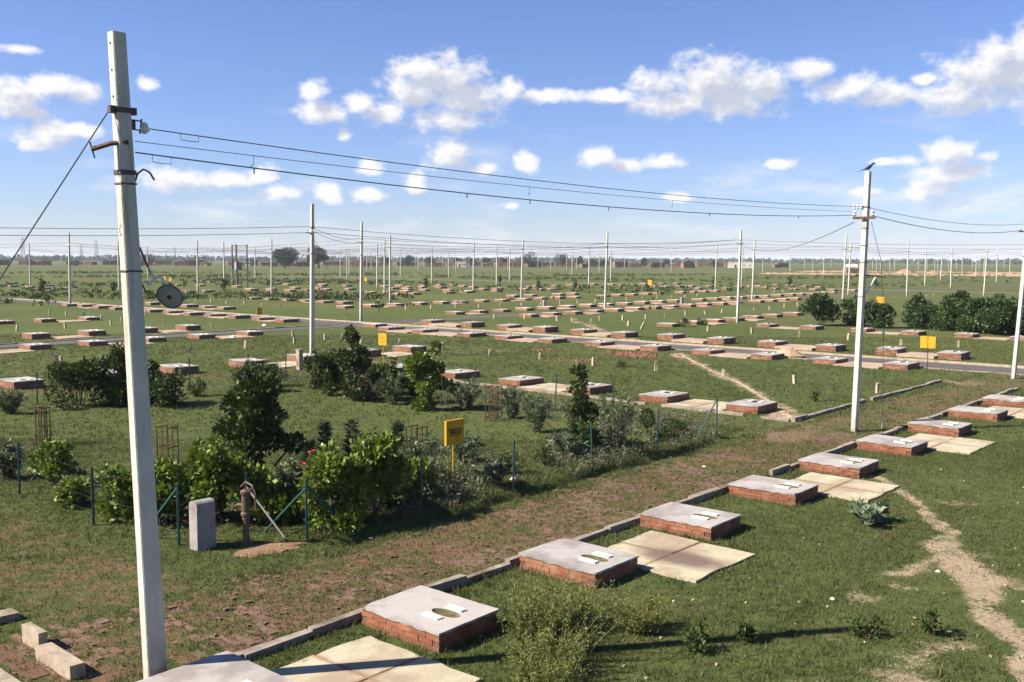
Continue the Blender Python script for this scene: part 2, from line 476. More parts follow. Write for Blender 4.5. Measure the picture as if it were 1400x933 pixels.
class MB:
    def __init__(self):
        self.v, self.f = [], []

    def add(self, vs, fs):
        o = len(self.v)
        self.v += [tuple(x) for x in vs]
        self.f += [tuple(i + o for i in q) for q in fs]

    def box(self, c, size, rot=None, top=1.0, jit=0.0):
        sx, sy, sz = [x / 2 for x in size]
        vs = []
        for (x, y, z) in ((-1,-1,-1),(1,-1,-1),(1,1,-1),(-1,1,-1),(-1,-1,1),(1,-1,1),(1,1,1),(-1,1,1)):
            k = top if z > 0 else 1.0
            p = Vector((x * sx * k + random.uniform(-jit, jit), y * sy * k + random.uniform(-jit, jit), z * sz + random.uniform(-jit, jit)))
            if rot is not None:
                p = rot @ p
            vs.append(p + Vector(c))
        self.add(vs, [(0,3,2,1),(4,5,6,7),(0,1,5,4),(1,2,6,5),(2,3,7,6),(3,0,4,7)])

    def tube(self, pts, r, n=6, cap=True, radii=None):
        pts = [Vector(p) for p in pts]
        rings = []
        for i, p in enumerate(pts):
            a = pts[max(i - 1, 0)]
            b = pts[min(i + 1, len(pts) - 1)]
            d = (b - a).normalized()
            up = Vector((0, 0, 1)) if abs(d.z) < 0.95 else Vector((1, 0, 0))
            x = d.cross(up).normalized()
            y = x.cross(d)
            rr = radii[i] if radii else r
            rings.append([p + x * rr * math.cos(2 * math.pi * k / n) + y * rr * math.sin(2 * math.pi * k / n) for k in range(n)])
        vs = [v for q in rings for v in q]
        fs = []
        for i in range(len(pts) - 1):
            for k in range(n):
                fs.append((i * n + k, i * n + (k + 1) % n, (i + 1) * n + (k + 1) % n, (i + 1) * n + k))
        if cap:
            fs.append(tuple(range(n - 1, -1, -1)))
            fs.append(tuple((len(pts) - 1) * n + k for k in range(n)))
        self.add(vs, fs)

    def lathe(self, prof, n=12, c=(0, 0, 0), rot=None):
        vs, fs = [], []
        for (r, z) in prof:
            for k in range(n):
                p = Vector((r * math.cos(2 * math.pi * k / n), r * math.sin(2 * math.pi * k / n), z))
                if rot is not None:
                    p = rot @ p
                vs.append(p + Vector(c))
        for i in range(len(prof) - 1):
            for k in range(n):
                fs.append((i * n + k, i * n + (k + 1) % n, (i + 1) * n + (k + 1) % n, (i + 1) * n + k))
        self.add(vs, fs)

    def mesh(self, name, mat=None):
        me = bpy.data.meshes.new(name)
        me.from_pydata([tuple(v) for v in self.v], [], self.f)
        if mat:
            me.materials.append(MATS[mat])
        me.update()
        return me

    def build(self, name, mat, parent=None, loc=None, rot=None):
        return put(name, self.mesh(name, mat), parent, loc, rot)


def put(name, me, parent=None, loc=None, rot=None):
    o = bpy.data.objects.new(name, me)
    COL.objects.link(o)
    if parent is not None:
        o.parent = parent
    if loc is not None:
        o.location = loc
    if rot is not None:
        o.rotation_euler = (0, 0, rot) if not hasattr(rot, '__len__') else rot
    return o


def thing(name, label, cat, loc=(0, 0, 0), rot=0.0, group=None):
    o = put(name, None, None, loc, rot)
    return tag(o, label, cat, group)


def tag(o, label, cat, group=None):
    o['label'] = label
    o['category'] = cat
    if group:
        o['group'] = group
    return o


def kids(o):
    return CHILD.get(o.name, [])


CHILD = {}


def copy_tree(src, children, label, loc, rot, group=None):
    r = src.copy()
    COL.objects.link(r)
    r.location = loc
    r.rotation_euler = (0, 0, rot)
    r['label'] = label
    if group:
        r['group'] = group
    for ch in children:
        c = ch.copy()
        COL.objects.link(c)
        c.parent = r
    return r


def np_mesh(name, verts, quads, mat, tint=None, tris=False):
    k = 3 if tris else 4
    me = bpy.data.meshes.new(name)
    nv, nf = len(verts), len(quads)
    me.vertices.add(nv)
    me.vertices.foreach_set('co', np.ascontiguousarray(verts, dtype=np.float32).ravel())
    me.loops.add(nf * k)
    me.loops.foreach_set('vertex_index', np.ascontiguousarray(quads, dtype=np.int32).ravel())
    me.polygons.add(nf)
    me.polygons.foreach_set('loop_start', np.arange(0, nf * k, k, dtype=np.int32))
    if tint is not None:
        a = me.attributes.new('tint', 'FLOAT', 'FACE')
        a.data.foreach_set('value', np.ascontiguousarray(tint, dtype=np.float32))
    if mat:
        me.materials.append(MATS[mat])
    me.update(calc_edges=True)
    return me


ORD = ['first', 'second', 'third', 'fourth', 'fifth', 'sixth', 'seventh', 'eighth', 'ninth', 'tenth', 'eleventh', 'twelfth', 'thirteenth', 'fourteenth', 'fifteenth', 'sixteenth', 'seventeenth', 'eighteenth', 'nineteenth', 'twentieth']
ORD += ['twenty-' + w for w in ORD[:9]] + ['thirtieth'] + ['thirty-' + w for w in ORD[:9]] + ['fortieth'] + ['forty-' + w for w in ORD[:9]] + ['fiftieth'] + ['fifty-' + w for w in ORD[:9]] + ['sixtieth'] + ['sixty-' + w for w in ORD[:9]] + ['seventieth'] + ['seventy-' + w for w in ORD[:9]]

# ------------------------------------------------------------------ plinth rows (fixed coordinate, the other along the row), metres
T_ROWS = [  # rows at constant t: (t, [s...], courses, phrase)
    ('near', -8.4, [5.08, 8.2, 11.4, 14.7, 17.95, 21.2, 24.5, 28.1, 31.6, 35.1], 3, 'row along the near kerb', 'from the camera'),
    ('garden_l', -37.1, [14.8, 18.0, 21.2, 24.6, 27.7, 31.3, 34.4], 4, 'row behind the garden\'s left back fence', 'from the left'),
    ('road_l', -52.6, [18.6, 21.9, 25.0, 28.5, 31.7, 35.1, 45.4], 3, 'near row of the left-hand road', 'from the left'),
    ('roadfar_l', -59.5, [24.9, 28.3, 31.8, 34.9], 4, 'far row of the left-hand road', 'from the left'),
    ('leftback', -74.5, [28.9, 31.9, 35.3], 3, 'isolated row behind the left-hand road', 'from the left'),
    ('e', -38.0, [60.7, 64.0, 67.2, 70.3, 73.5, 77.0, 80.9], 3, 'row ending at the worn pillar', 'from the left'),
    ('d2', -52.9, [62.6, 65.6, 68.6, 71.8, 75.0, 78.3, 81.4, 84.6, 87.9, 91.2, 94.5, 97.8, 102.9, 106.1, 109.4, 112.6], 3, 'long row nearer than the lane', 'from the left'),
    ('d1', -60.0, [61.0, 64.0, 67.1, 70.4, 73.6, 76.9, 80.3, 83.5, 86.8, 90.1, 93.4, 96.6, 102.2, 105.6, 108.8, 112.1, 115.3, 118.6, 122.4, 126.0, 129.2, 132.5, 136.4, 139.7], 3, 'long row beyond the lane', 'from the left'),
    ('d0', -75.3, [61.2, 64.5, 67.8, 71.2, 74.4, 77.4, 80.8, 84.1, 88.0, 91.2, 94.5, 97.8, 104.0, 107.2, 110.4, 113.8, 117.1, 122.8, 126.0, 129.2, 132.5], 3, 'faint row behind the lane rows', 'from the left'),
    ('d4', -82.4, [94.2, 97.7, 103.5, 106.6], 3, 'short faintest row of four', 'from the left'),
]
S_ROWS = [
    ('garden_r', 28.0, [-31.0, -27.6, -24.2, -20.9, -17.7, -14.4], 3, 'row behind the fenced garden', 'from the left'),
    ('road_r', 43.9, [-49.5, -46.2, -42.0, -38.9, -35.5, -32.1, -28.4, -25.2, -21.9, -18.7, -15.4], 3, 'near row of the right-hand road', 'from the left'),
    ('roadfar_r', 50.2, [-52.0, -47.9, -44.4, -41.2, -38.0, -34.8, -31.4, -28.0, -24.8, -21.4, -18.2, -15.1], 4, 'far row of the right-hand road', 'from the left'),
    ('c2', 44.4, [-97.8, -94.5, -91.3, -88.0, -81.7, -78.4, -75.0, -71.8, -68.3, -65.0, -61.9], 3, 'near line of the left double row', 'from the left'),
    ('c1', 51.5, [-94.6, -91.4, -87.6, -84.4, -81.2], 3, 'rear line of the left double row', 'from the left'),
    ('c3', 67.0, [-99.6, -96.2, -92.8, -89.4, -86.1, -82.8], 3, 'row behind the ochre sign pole', 'from the left'),
    ('f', 65.0, [-32.6, -29.2, -25.6, -22.2, -18.9, -15.7], 3, 'row before the right-hand hedge', 'from the left'),
    ('g3', 150.8, [-74.8, -71.4, -68.0, -64.8, -61.5], 3, 'faint row at the far lane', 'from the left'),
]
H_PTS = [(93.2,-153.9),(112.1,-184),(109,-176),(74.1,-125.3),(77.5,-125.9),(93.2,-142.7),(86.5,-129),(91.4,-158.4),(110.2,-155.8),(107.9,-149.1),(95.7,-130.2),(98,-126.8),(107.8,-138.6),(110.5,-135.3),(98.2,-119.6),(112.7,-144.9),(117.3,-129.4),(121.4,-127.4),(106.3,-118.6),(104.1,-113),(103.6,-108.7),(114.7,-116.3),(105.6,-105.6),(120.9,-115),(104.1,-99.7),(119.2,-121.5),(116.1,-105.2),(118.5,-101.5),(68.9,-175.2),(67.9,-168.7),(68.1,-162.9),(73.5,-168.3),(67.6,-155.4),(67.5,-149.3)]
H_PTS += [(88.5 + 3.3 * k, -98.2) for k in (0, 1, 3, 4, 6, 9, 10)] + [(90.0 + 3.3 * k, -105.2) for k in (0, 1, 2, 7, 8, 11)] + [(84.0 + 3.3 * k, -120.0) for k in (0, 1, 2, 3, 8, 9, 12)] + [(86.0 + 3.3 * k, -127.5) for k in (0, 1, 8, 9, 12, 13)]
# paved slabs between two plinths: row, index of the first of the pair, raised?
SLABS = {'near': [0, 2, 4, 6, 8], 'garden_l': [3, 5], 'road_l': [0, 2, 4], 'roadfar_l': [0, 2], 'leftback': [1], 'e': [1, 3], 'd2': [0, 2, 4, 6, 8, 10, 13], 'd1': [0, 4, 6, 9, 13, 16],
         'garden_r': [2, 4], 'road_r': [0, 1, 3, 5, 7, 9], 'roadfar_r': [0, 2, 4, 6, 8, 10], 'c2': [1, 5, 7, 9], 'c1': [1, 3], 'c3': [3], 'f': [0, 2, 4], 'd0': [1, 4, 7]}


def plinth_centres():
    out = []
    for key, t0, ss, nc, ph, how in T_ROWS:
        for i, s in enumerate(ss):
            out.append((key, i, s + 0.55, t0 - 0.71, 'T', nc, ph, how))
    for key, s0, ts, nc, ph, how in S_ROWS:
        for i, t in enumerate(ts):
            out.append((key, i, s0 + 0.71, t - 0.55, 'S', nc, ph, how))
    return out


PL = plinth_centres()

# ------------------------------------------------------------------ ground sheet
DITCH_T = -13.15


def ditch_depth(s, t):
    c = t - 0.06 * np.sin(s * 1.3) - 0.04 * np.sin(s * 3.7)
    near = np.clip((-12.75 - c) / 0.36, 0, 1)
    far = np.clip((c + 13.34) / 0.16, 0, 1)
    prof = np.minimum(near * near * (3 - 2 * near), far * far * (3 - 2 * far))
    along = np.clip((s - 10.2) / 0.8, 0, 1) * np.clip((24.4 - s) / 1.5, 0, 1)
    return 0.40 * prof * along * (0.8 + 0.2 * np.sin(s * 2.1))


def axis(lo, hi, step, far_lo, far_hi):
    a = list(np.arange(lo, hi + 1e-6, step))
    g, v = step, hi
    while v < far_hi:
        g *= 1.22
        v += g
        a.append(v)
    g, v = step, lo
    while v > far_lo:
        g *= 1.22
        v -= g
        a.insert(0, v)
    return np.array(a)


def seg_dist(s, t, pts):
    best = np.full(s.shape, 1e9)
    for (a, b, w0), (c, d, w1) in zip(pts[:-1], pts[1:]):
        dx, dy = c - a, d - b
        k = np.clip(((s - a) * dx + (t - b) * dy) / (dx * dx + dy * dy), 0, 1)
        dd = np.hypot(s - (a + k * dx), t - (b + k * dy)) / (w0 + k * (w1 - w0))
        best = np.minimum(best, dd)
    return best


FOOT1 = [(21.6, -8.2, 0.14), (20.9, -7.5, 0.13), (19.8, -6.6, 0.08), (18.5, -5.9, 0.11), (17.4, -5.35, 0.17), (16.3, -4.75, 0.23), (15.4, -4.2, 0.24), (14.3, -3.75, 0.19), (13.2, -3.05, 0.17), (11.5, -2.2, 0.16), (8.0, -0.5, 0.16)]
FOOT1B = [(16.2, -4.9, 0.10), (15.5, -5.3, 0.10), (15.0, -5.6, 0.05)]
FOOT2 = [(43.4, -26.7, 0.30), (40.6, -24.2, 0.26), (37.9, -21.7, 0.24), (34.8, -18.7, 0.24), (32.2, -16.5, 0.26), (29.6, -14.5, 0.28), (27.6, -13.0, 0.36), (26.3, -12.3, 0.5), (24.8, -11.9, 0.4)]
FOOT3 = [(49.0, -33.5, 0.4), (50.8, -35.7, 0.3), (56.0, -41.5, 0.25), (62.0, -48.0, 0.25)]
PATCHES = [(13.6, -5.3, 0.28), (14.5, -5.15, 0.22), (11.9, -5.0, 0.22), (12.6, -3.9, 0.3), (11.9, -4.2, 0.35), (11.3, -3.9, 0.4), (16.9, -4.6, 0.3), (10.3, -4.6, 0.3), (18.7, -7.2, 0.3), (20.5, -6.0, 0.3), (30.2, -22.6, 1.0), (31.5, -23.6, 0.6), (48.8, -52.0, 2.0), (43.5, -55.3, 1.6), (49.2, -54.6, 1.2), (38.5, -34.4, 0.6), (37.3, -38.8, 1.2), (29.5, -31.2, 1.0), (30.0, -34.8, 1.2), (41.0, -12.0, 1.0)]


def hashn(s, t, f):
    """cheap smooth pseudo noise 0..1"""
    return 0.5 + 0.25 * np.sin(s * f + 1.7 * np.sin(t * f * 0.7 + 1.3)) + 0.25 * np.sin(t * f * 1.13 + 2.1 * np.sin(s * f * 0.61 + 0.4))


def soil_amount(s0, t0):
    s = s0 + 0.34 * (hashn(s0, t0, 2.7) - 0.5) + 0.16 * (hashn(s0 + 4, t0, 7.9) - 0.5)
    t = t0 + 0.34 * (hashn(s0 + 11, t0 + 5, 2.3) - 0.5) + 0.16 * (hashn(s0, t0 + 9, 8.7) - 0.5)
    a = np.zeros(s.shape)
    for pl, k in ((FOOT1, 0.80), (FOOT1B, 0.62), (FOOT2, 0.62), (FOOT3, 0.7)):
        d = seg_dist(s, t, pl)
        a = np.maximum(a, k * np.clip(0.62 * (2.6 - d), 0, 1))
    for (ps, pt, r) in PATCHES:
        d = np.hypot(s - ps, (t - pt) * 1.3) / r
        a = np.maximum(a, 0.58 * np.clip(0.8 * (2.0 - d), 0, 1))
    # trodden verges by the roads, between the plinths and the kerbs
    a = np.maximum(a, 0.30 * np.clip(1 - np.abs(s - 45.0) / 0.7, 0, 1))
    a = np.maximum(a, 0.38 * np.clip(1 - np.abs(s - 48.9) / 0.9, 0, 1))
    a = np.maximum(a, 0.36 * np.clip(1 - np.abs(s - 161.5) / 5, 0, 1))
    a = np.maximum(a, 0.40 * np.clip(1 - np.abs(t + 56) / 2.4, 0, 1) * (s > 40))
    return a


def path_amount(s, t):
    w = np.clip((t + 12.9) / 0.5, 0, 1) * np.clip((-10.05 - t) / 0.25, 0, 1) * np.clip((s - 2) / 3, 0, 1)
    w = w * np.where(s > 26, 0.85, 1.0)
    b = np.clip((s - 25.6) / 0.5, 0, 1) * np.clip((27.4 - s) / 0.4, 0, 1) * (t < -12) * (t > -34) * 0.55
    c = np.clip((8.0 - s) / 0.6, 0, 1) * np.clip((s - 4.9) / 0.8, 0, 1) * (t < -12.8) * (t > -34) * 0.8
    d = np.clip((-34.3 - t) / 0.4, 0, 1) * np.clip((t + 37.0) / 0.4, 0, 1) * (s > 9) * (s < 40) * 0.6
    far = np.clip((s - 56) / 10, 0, 1) * (0.15 + 0.5 * hashn(s, t, 0.11) * hashn(t, s, 0.31))
    lawn = 0.22 * np.clip(hashn(s, t, 0.37) * hashn(t + 3, s, 0.9) * 1.8 - 0.3, 0, 1)
    return np.maximum(np.maximum(np.maximum(w, b), np.maximum(c, d)), np.maximum(far, lawn))


def to_st(x, y):
    return x * AX.x + y * AX.y, x * BX.x + y * BX.y


def build_ground():
    xs = axis(-20, 24, 0.13, -14000, 14000)
    ys = axis(7, 46, 0.13, -6000, 14000)
    X, Y = np.meshgrid(xs, ys)
    s, t = to_st(X, Y)
    Z = -ditch_depth(s, t)
    V = np.stack([X.ravel(), Y.ravel(), Z.ravel()], 1)
    nx, ny = len(xs), len(ys)
    i = np.arange(nx - 1)[None, :] + np.arange(ny - 1)[:, None] * nx
    q = np.stack([i, i + 1, i + nx + 1, i + nx], -1).reshape(-1, 4)
    me = np_mesh('ground', V, q, 'ground_turf')
    for nm, fn in (('soil', soil_amount), ('path', path_amount)):
        a = me.attributes.new(nm, 'FLOAT', 'POINT')
        a.data.foreach_set('value', fn(s, t).ravel().astype(np.float32))
    o = put('ground', me)
    o['kind'] = 'structure'


build_ground()


def strip(name, mat, pts, z, w=None):
    """a sheet lying on the ground along points of the plot grid, with a ragged edge"""
    L, Rr = [], []
    n = len(pts)
    for i in range(n):
        a, b = pts[max(i - 1, 0)], pts[min(i + 1, n - 1)]
        d = Vector((b[0] - a[0], b[1] - a[1]))
        d.normalize()
        nrm = Vector((-d.y, d.x))
        wd = pts[i][2]
        j1, j2 = (random.uniform(0.8, 1.15), random.uniform(0.8, 1.15)) if w else (1, 1)
        L.append(P(pts[i][0] + nrm.x * wd * j1, pts[i][1] + nrm.y * wd * j1, z))
        Rr.append(P(pts[i][0] - nrm.x * wd * j2, pts[i][1] - nrm.y * wd * j2, z))
    mb = MB()
    mb.add(L + Rr, [(i, i + 1, n + i + 1, n + i) for i in range(n - 1)])
    o = mb.build(name, mat)
    o['kind'] = 'structure'
    return o


def dense(pts, k=6):
    out = []
    for a, b in zip(pts[:-1], pts[1:]):
        for i in range(k):
            f = i / k
            out.append(tuple(a[j] + (b[j] - a[j]) * f for j in range(3)))
    return out + [pts[-1]]


def wob(p, f):
    return [(a, b, c * f) for a, b, c in dense(p, 8)]


strip('road', 'asphalt', [(46.75, t, 1.3) for t in range(-150, 80, 5)], 0.016)
strip('road', 'asphalt', [(s, -55.95, 1.0) for s in range(-20, 300, 5)], 0.012)
strip('road', 'road_dust', [(161.5, t, 1.6) for t in range(-260, 160, 10)], 0.016)
strip('road', 'road_dust', [(s, -205.0, 1.8) for s in range(160, 620, 20)], 0.012)
strip('road', 'road_dust', [(347.0, t, 2.2) for t in range(-330, 160, 20)], 0.016)
strip('footpath', 'sand_path', wob(FOOT2[:-2], 0.42), 0.008, True)


def kerb(name, run, along, c, w=0.12, h=0.11, mat='kerb_concrete', pieces=True, lab=None):
    o = put(name, None)
    o['kind'] = 'structure'
    a, b = run
    ln = 0.95 if pieces else (b - a)
    x = a
    while x < b - 0.2:
        l = min(ln * random.uniform(0.9, 1.08), b - x) if pieces else b - a
        if pieces and random.random() < 0.05:
            x += l * 0.6
            continue
        mb = MB()
        hh = h * random.uniform(0.62, 1.08)
        if along == 's':
            ctr, rot = P(x + l / 2, c + random.uniform(-.012, .012), hh / 2 - 0.03), ROT_A + random.uniform(-.012, .012)
        else:
            ctr, rot = P(c + random.uniform(-.012, .012), x + l / 2, hh / 2 - 0.03), ROT_B + random.uniform(-.012, .012)
        mb.box((0, 0, 0), (l - 0.014, w * random.uniform(0.85, 1.1), hh + 0.06), jit=0.012)
        mb.build('kerb_stone', mat, o, ctr, rot)
        x += l
    return o


kerb('kerb', (2.6, 40.0), 's', -10.0, 0.12, 0.13)
kerb('kerb', (27.45, 40.6), 's', -12.95, 0.13, 0.12)
kerb('kerb', (-30.5, -12.9), 't', 27.42, 0.13, 0.10)
kerb('kerb', (-120, 60), 't', 48.25, 0.14, 0.10, 'drain_concrete', False)
kerb('kerb', (-54.6, 60), 't', 45.25, 0.12, 0.06, 'kerb_concrete', False)
kerb('kerb', (-20, 45.0), 's', -57.15, 0.12, 0.08, 'kerb_concrete', False)

# ------------------------------------------------------------------ plinth parts
BL, BH, BD = 0.230, 0.076, 0.108
COURSE = 0.083
LX, LY = 1.42, 1.10


def brick_spots(nc):
    """(x, y, z, rotation) of every brick in the four faces"""
    out = []
    for c in range(nc):
        z = 0.036 + c * COURSE - 0.01
        off = 0.0 if c % 2 == 0 else BL / 2 + 0.006
        for side, (ln, dist) in enumerate(((LX, LY / 2), (LY, LX / 2), (LX, LY / 2), (LY, LX / 2))):
            n = int(round(ln / (BL + 0.012)))
            pitch = ln / n
            for i in range(n):
                x = -ln / 2 + pitch * (i + 0.5) + (off if i < n - 1 else 0) * 0.9
                if c % 2 and i == n - 1:
                    continue
                a = side * math.pi / 2
                px, py = x, -(dist - BD / 2)
                if abs(x) > ln / 2 - BL * 0.52:
                    x = math.copysign(ln / 2 - BL * 0.52, x)
                    px = x
                if side % 2 == 1 and abs(px) > ln / 2 - BD - BL * 0.45:
                    px = math.copysign(ln / 2 - BD - BL * 0.5 - 0.004, px)
                out.append((px * math.cos(a) - py * math.sin(a), px * math.sin(a) + py * math.cos(a), z, a))
    return out


def brick_mesh(i):
    mb = MB()
    mb.box((0, 0, 0), (BL, BD, BH), jit=0.005)
    return mb.mesh('brick', 'brick_red')


BRICKS = [brick_mesh(i) for i in range(6)]


def cap_mesh(variant, nc):
    random.seed(100 + variant)
    z0, z1 = nc * COURSE + 0.004, nc * COURSE + 0.040
    N = 48
    outer, inner = [], []
    ex, ey = LX / 2 + 0.012, LY / 2 + 0.012
    per = []
    side = 12
    for k in range(side):
        per.append((-ex + 2 * ex * k / side, -ey))
    for k in range(side):
        per.append((ex, -ey + 2 * ey * k / side))
    for k in range(side):
        per.append((ex - 2 * ex * k / side, ey))
    for k in range(side):
        per.append((-ex, ey - 2 * ey * k / side))
    chip = random.choice([0, 12, 24, 36]) if variant else 0
    px0 = 0.30
    v = []
    rt, rb = [], []
    for i, (x, y) in enumerate(per):
        j = random.uniform(-0.009, 0.004)
        dd = min((i - chip) % N, (chip - i) % N)
        pull = 1 - max(0, 0.07 - 0.04 * dd)
        x2, y2 = x * (1 + j) * pull, y * (1 + j) * pull
        rt.append((x2, y2, z1))
        rb.append((x2 * random.uniform(0.985, 1.0), y2 * random.uniform(0.985, 1.0), z0 - random.choice([0, 0, 0.006, 0.016])))
    ri, rj, rk = [], [], []
    for i, (x, y) in enumerate(per):
        a = math.atan2(y / ey, (x - 0.0) / ex)
        ri.append((px0 + 0.235 * math.cos(a), 0.105 * math.sin(a), z1 + 0.002))
    v = rb + rt + ri
    f = []
    for i in range(N):
        k = (i + 1) % N
        f.append((i, k, N + k, N + i))
        f.append((N + i, N + k, 2 * N + k, 2 * N + i))
    mb = MB()
    mb.add(v, f)
    cap = mb.mesh('cement_top', 'cement_top')
    mb = MB()
    rj = [(px0 + 0.21 * math.cos(2 * math.pi * i / 16), 0.085 * math.sin(2 * math.pi * i / 16), z1 - 0.03) for i in range(16)]
    rk = [(px0 + 0.10 * math.cos(2 * math.pi * i / 16), 0.04 * math.sin(2 * math.pi * i / 16), z1 - 0.055) for i in range(16)]
    r0 = [(px0 + 0.24 * math.cos(2 * math.pi * i / 16), 0.108 * math.sin(2 * math.pi * i / 16), z1 - 0.001) for i in range(16)]
    mb.add(r0 + rj + rk, [(i, (i + 1) % 16, 16 + (i + 1) % 16, 16 + i) for i in range(16)] + [(16 + i, 16 + (i + 1) % 16, 32 + (i + 1) % 16, 32 + i) for i in range(16)] + [tuple(range(32, 48))])
    pan = mb.mesh('squat_pan', 'pan_moss')
    rests = []
    for sg in (-1, 1):
        mb = MB()
        mb.box((px0 + (0.02 if sg > 0 else -0.02), sg * 0.185, z1 + 0.017), (0.29, 0.105, 0.036), jit=0.004)
        rests.append(mb.mesh('footrest', 'footrest_white'))
    return cap, pan, rests


def core_mesh(nc):
    mb = MB()
    h = nc * COURSE
    mb.box((0, 0, h / 2 - 0.05), (LX - 0.022, LY - 0.022, h + 0.09))
    return mb.mesh('mortar_core', 'mortar')


def joined_bricks(nc):
    mb = MB()
    for (x, y, z, a) in brick_spots(nc):
        mb.box((x, y, z), (BL, BD, BH), Matrix.Rotation(a, 3, 'Z'), jit=0.004)
    me = mb.mesh('brickwork', 'brickwork_red')
    at = me.attributes.new('tint', 'FLOAT', 'FACE')
    tv = np.repeat(rng.random(len(mb.f) // 6), 6).astype(np.float32)
    at.data.foreach_set('value', tv)
    return me


CAPS = {nc: [cap_mesh(v, nc) for v in range(4)] for nc in (3, 4, 5)}
COREM = {nc: core_mesh(nc) for nc in (3, 4, 5)}
WORK = {nc: joined_bricks(nc) for nc in (3, 4, 5)}


FARCAP = make_cement('cement_far', (0.40, 0.37, 0.34), (0.33, 0.30, 0.28), (0.26, 0.23, 0.21), (0.44, 0.41, 0.37), 1.2)


def far_mesh(nc):
    """the whole plinth in one mesh, for those far off"""
    mb = MB()
    h = nc * COURSE
    mb.box((0, 0, h / 2 - 0.03), (LX, LY, h + 0.06))
    nb = len(mb.f)
    mb.box((0, 0, h + 0.022), (LX + 0.03, LY + 0.03, 0.045), jit=0.012)
    nc_ = len(mb.f)
    for sg in (-1, 1):
        mb.box((0.3, sg * 0.185, h + 0.06), (0.29, 0.105, 0.036))
    me = mb.mesh('latrine_plinth', 'brickwork_red')
    me.materials.append(MATS['cement_far'])
    me.materials.append(MATS['footrest_white'])
    for i, p in enumerate(me.polygons):
        p.material_index = 0 if i < nb else (1 if i < nc_ else 2)
    at = me.attributes.new('tint', 'FLOAT', 'FACE')
    at.data.foreach_set('value', np.full(len(me.polygons), 0.55, dtype=np.float32))
    return me


FAR = {nc: far_mesh(nc) for nc in (3, 4, 5)}
GROUP_PL = 'latrine plinths standing on the house plots'
FIRST_CH = {}
random.seed(21)

PLINTH_LABELS = {
    ('near', 0): 'nearest brick plinth at the foot of the nearest pole, only its grey top corner showing',
    ('near', 1): 'large brick plinth with chipped front corner, between pale paving and tall feathery weeds',
    ('near', 2): 'brick plinth with grey cement top behind the tall feathery weeds, next to stained paving',
    ('near', 3): 'brick plinth with grey cement top just beyond the stained brown and cream paving',
    ('near', 6): 'cement topped brick plinth just past the bird pole, crossed by its thin shadow',
}
random.seed(5)
for (key, i, s, t, typ, nc, ph, how) in PL:
    loc = P(s, t, 0)
    rot = (ROT_B if typ == 'T' else ROT_A) + random.uniform(-0.02, 0.02)
    top = 'brick plinth with grey top' if key == 'near' else ('squat brick plinth' if nc >= 4 else 'low brick plinth')
    label = PLINTH_LABELS.get((key, i), f'{top}, {ORD[i]} {how} in the {ph}')
    dist = loc.length
    hv = random.randrange(4)
    if dist < 92:
        th = thing('latrine_plinth', label, 'plinth', loc, rot, GROUP_PL)
        th.scale = (random.uniform(0.97, 1.03), random.uniform(0.97, 1.03), random.uniform(0.78, 0.90) * (1.08 if key == 'roadfar_r' else 1.0))
        th.rotation_euler = (random.gauss(0, 0.008), random.gauss(0, 0.008), rot)
        cap, pan, rests = CAPS[nc][0 if (key, i) == ('near', 1) else hv]
        put('mortar_core', COREM[nc], th)
        put('cement_top', cap, th)
        put('squat_pan', pan, th)
        for q in rests:
            fr = put('footrest', q, th)
            fr.location = (random.gauss(0, 0.012), random.gauss(0, 0.008), random.uniform(-0.012, 0.0))
            fr.rotation_euler = (0, 0, random.gauss(0, 0.03))
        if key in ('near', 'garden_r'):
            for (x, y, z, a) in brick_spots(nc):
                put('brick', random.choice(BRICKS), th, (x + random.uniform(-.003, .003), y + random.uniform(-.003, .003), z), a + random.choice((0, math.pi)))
        else:
            w = put('brickwork', WORK[nc], th)
            w['kind'] = 'stuff'
    else:
        fo = tag(put('latrine_plinth', FAR[nc], None, loc, rot), label, 'plinth', GROUP_PL)
        fo.scale = (random.uniform(0.94, 1.05), random.uniform(0.94, 1.05), random.uniform(0.78, 1.0))
H_PTS2 = [(142.1,-84.1),(155.1,-89.6),(145.7,-80.9),(159.4,-85.7),(160.6,-84.8),(164.0,-84.8),(158.6,-80.5),(173.9,-86.0),(170.9,-81.9),(147.6,-96.2),(146.9,-93.8),(151.1,-93.2),(154.6,-93.2),(138.1,-110.9),(144.0,-112.2),(133.8,-102.6),(151.6,-112.5),(151.9,-108.7),(151.1,-106.0),(152.8,-104.5),(127.2,-108.5),(135.6,-113.1),(166.5,-106.9),(161.3,-107.7),(168.8,-104.9),(168.3,-77.9),(165.8,-74.0)]
for i, (s, t) in enumerate(sorted(H_PTS2, key=lambda q: P(*q).x / P(*q).y)):
    tag(put('latrine_plinth', FAR[3], None, P(s, t), ROT_A if i % 3 else ROT_B), f'tiny distant brick plinth before the far lane on the right half, {ORD[i]} from the left', 'plinth', GROUP_PL)
hs = sorted(H_PTS, key=lambda q: P(*q).x / P(*q).y)
for i, (s, t) in enumerate(hs):
    tag(put('latrine_plinth', FAR[3], None, P(s, t), random.choice((ROT_A, ROT_B))), f'tiny distant brick plinth among scrub on the left half, {ORD[i]} from the left', 'plinth', GROUP_PL)


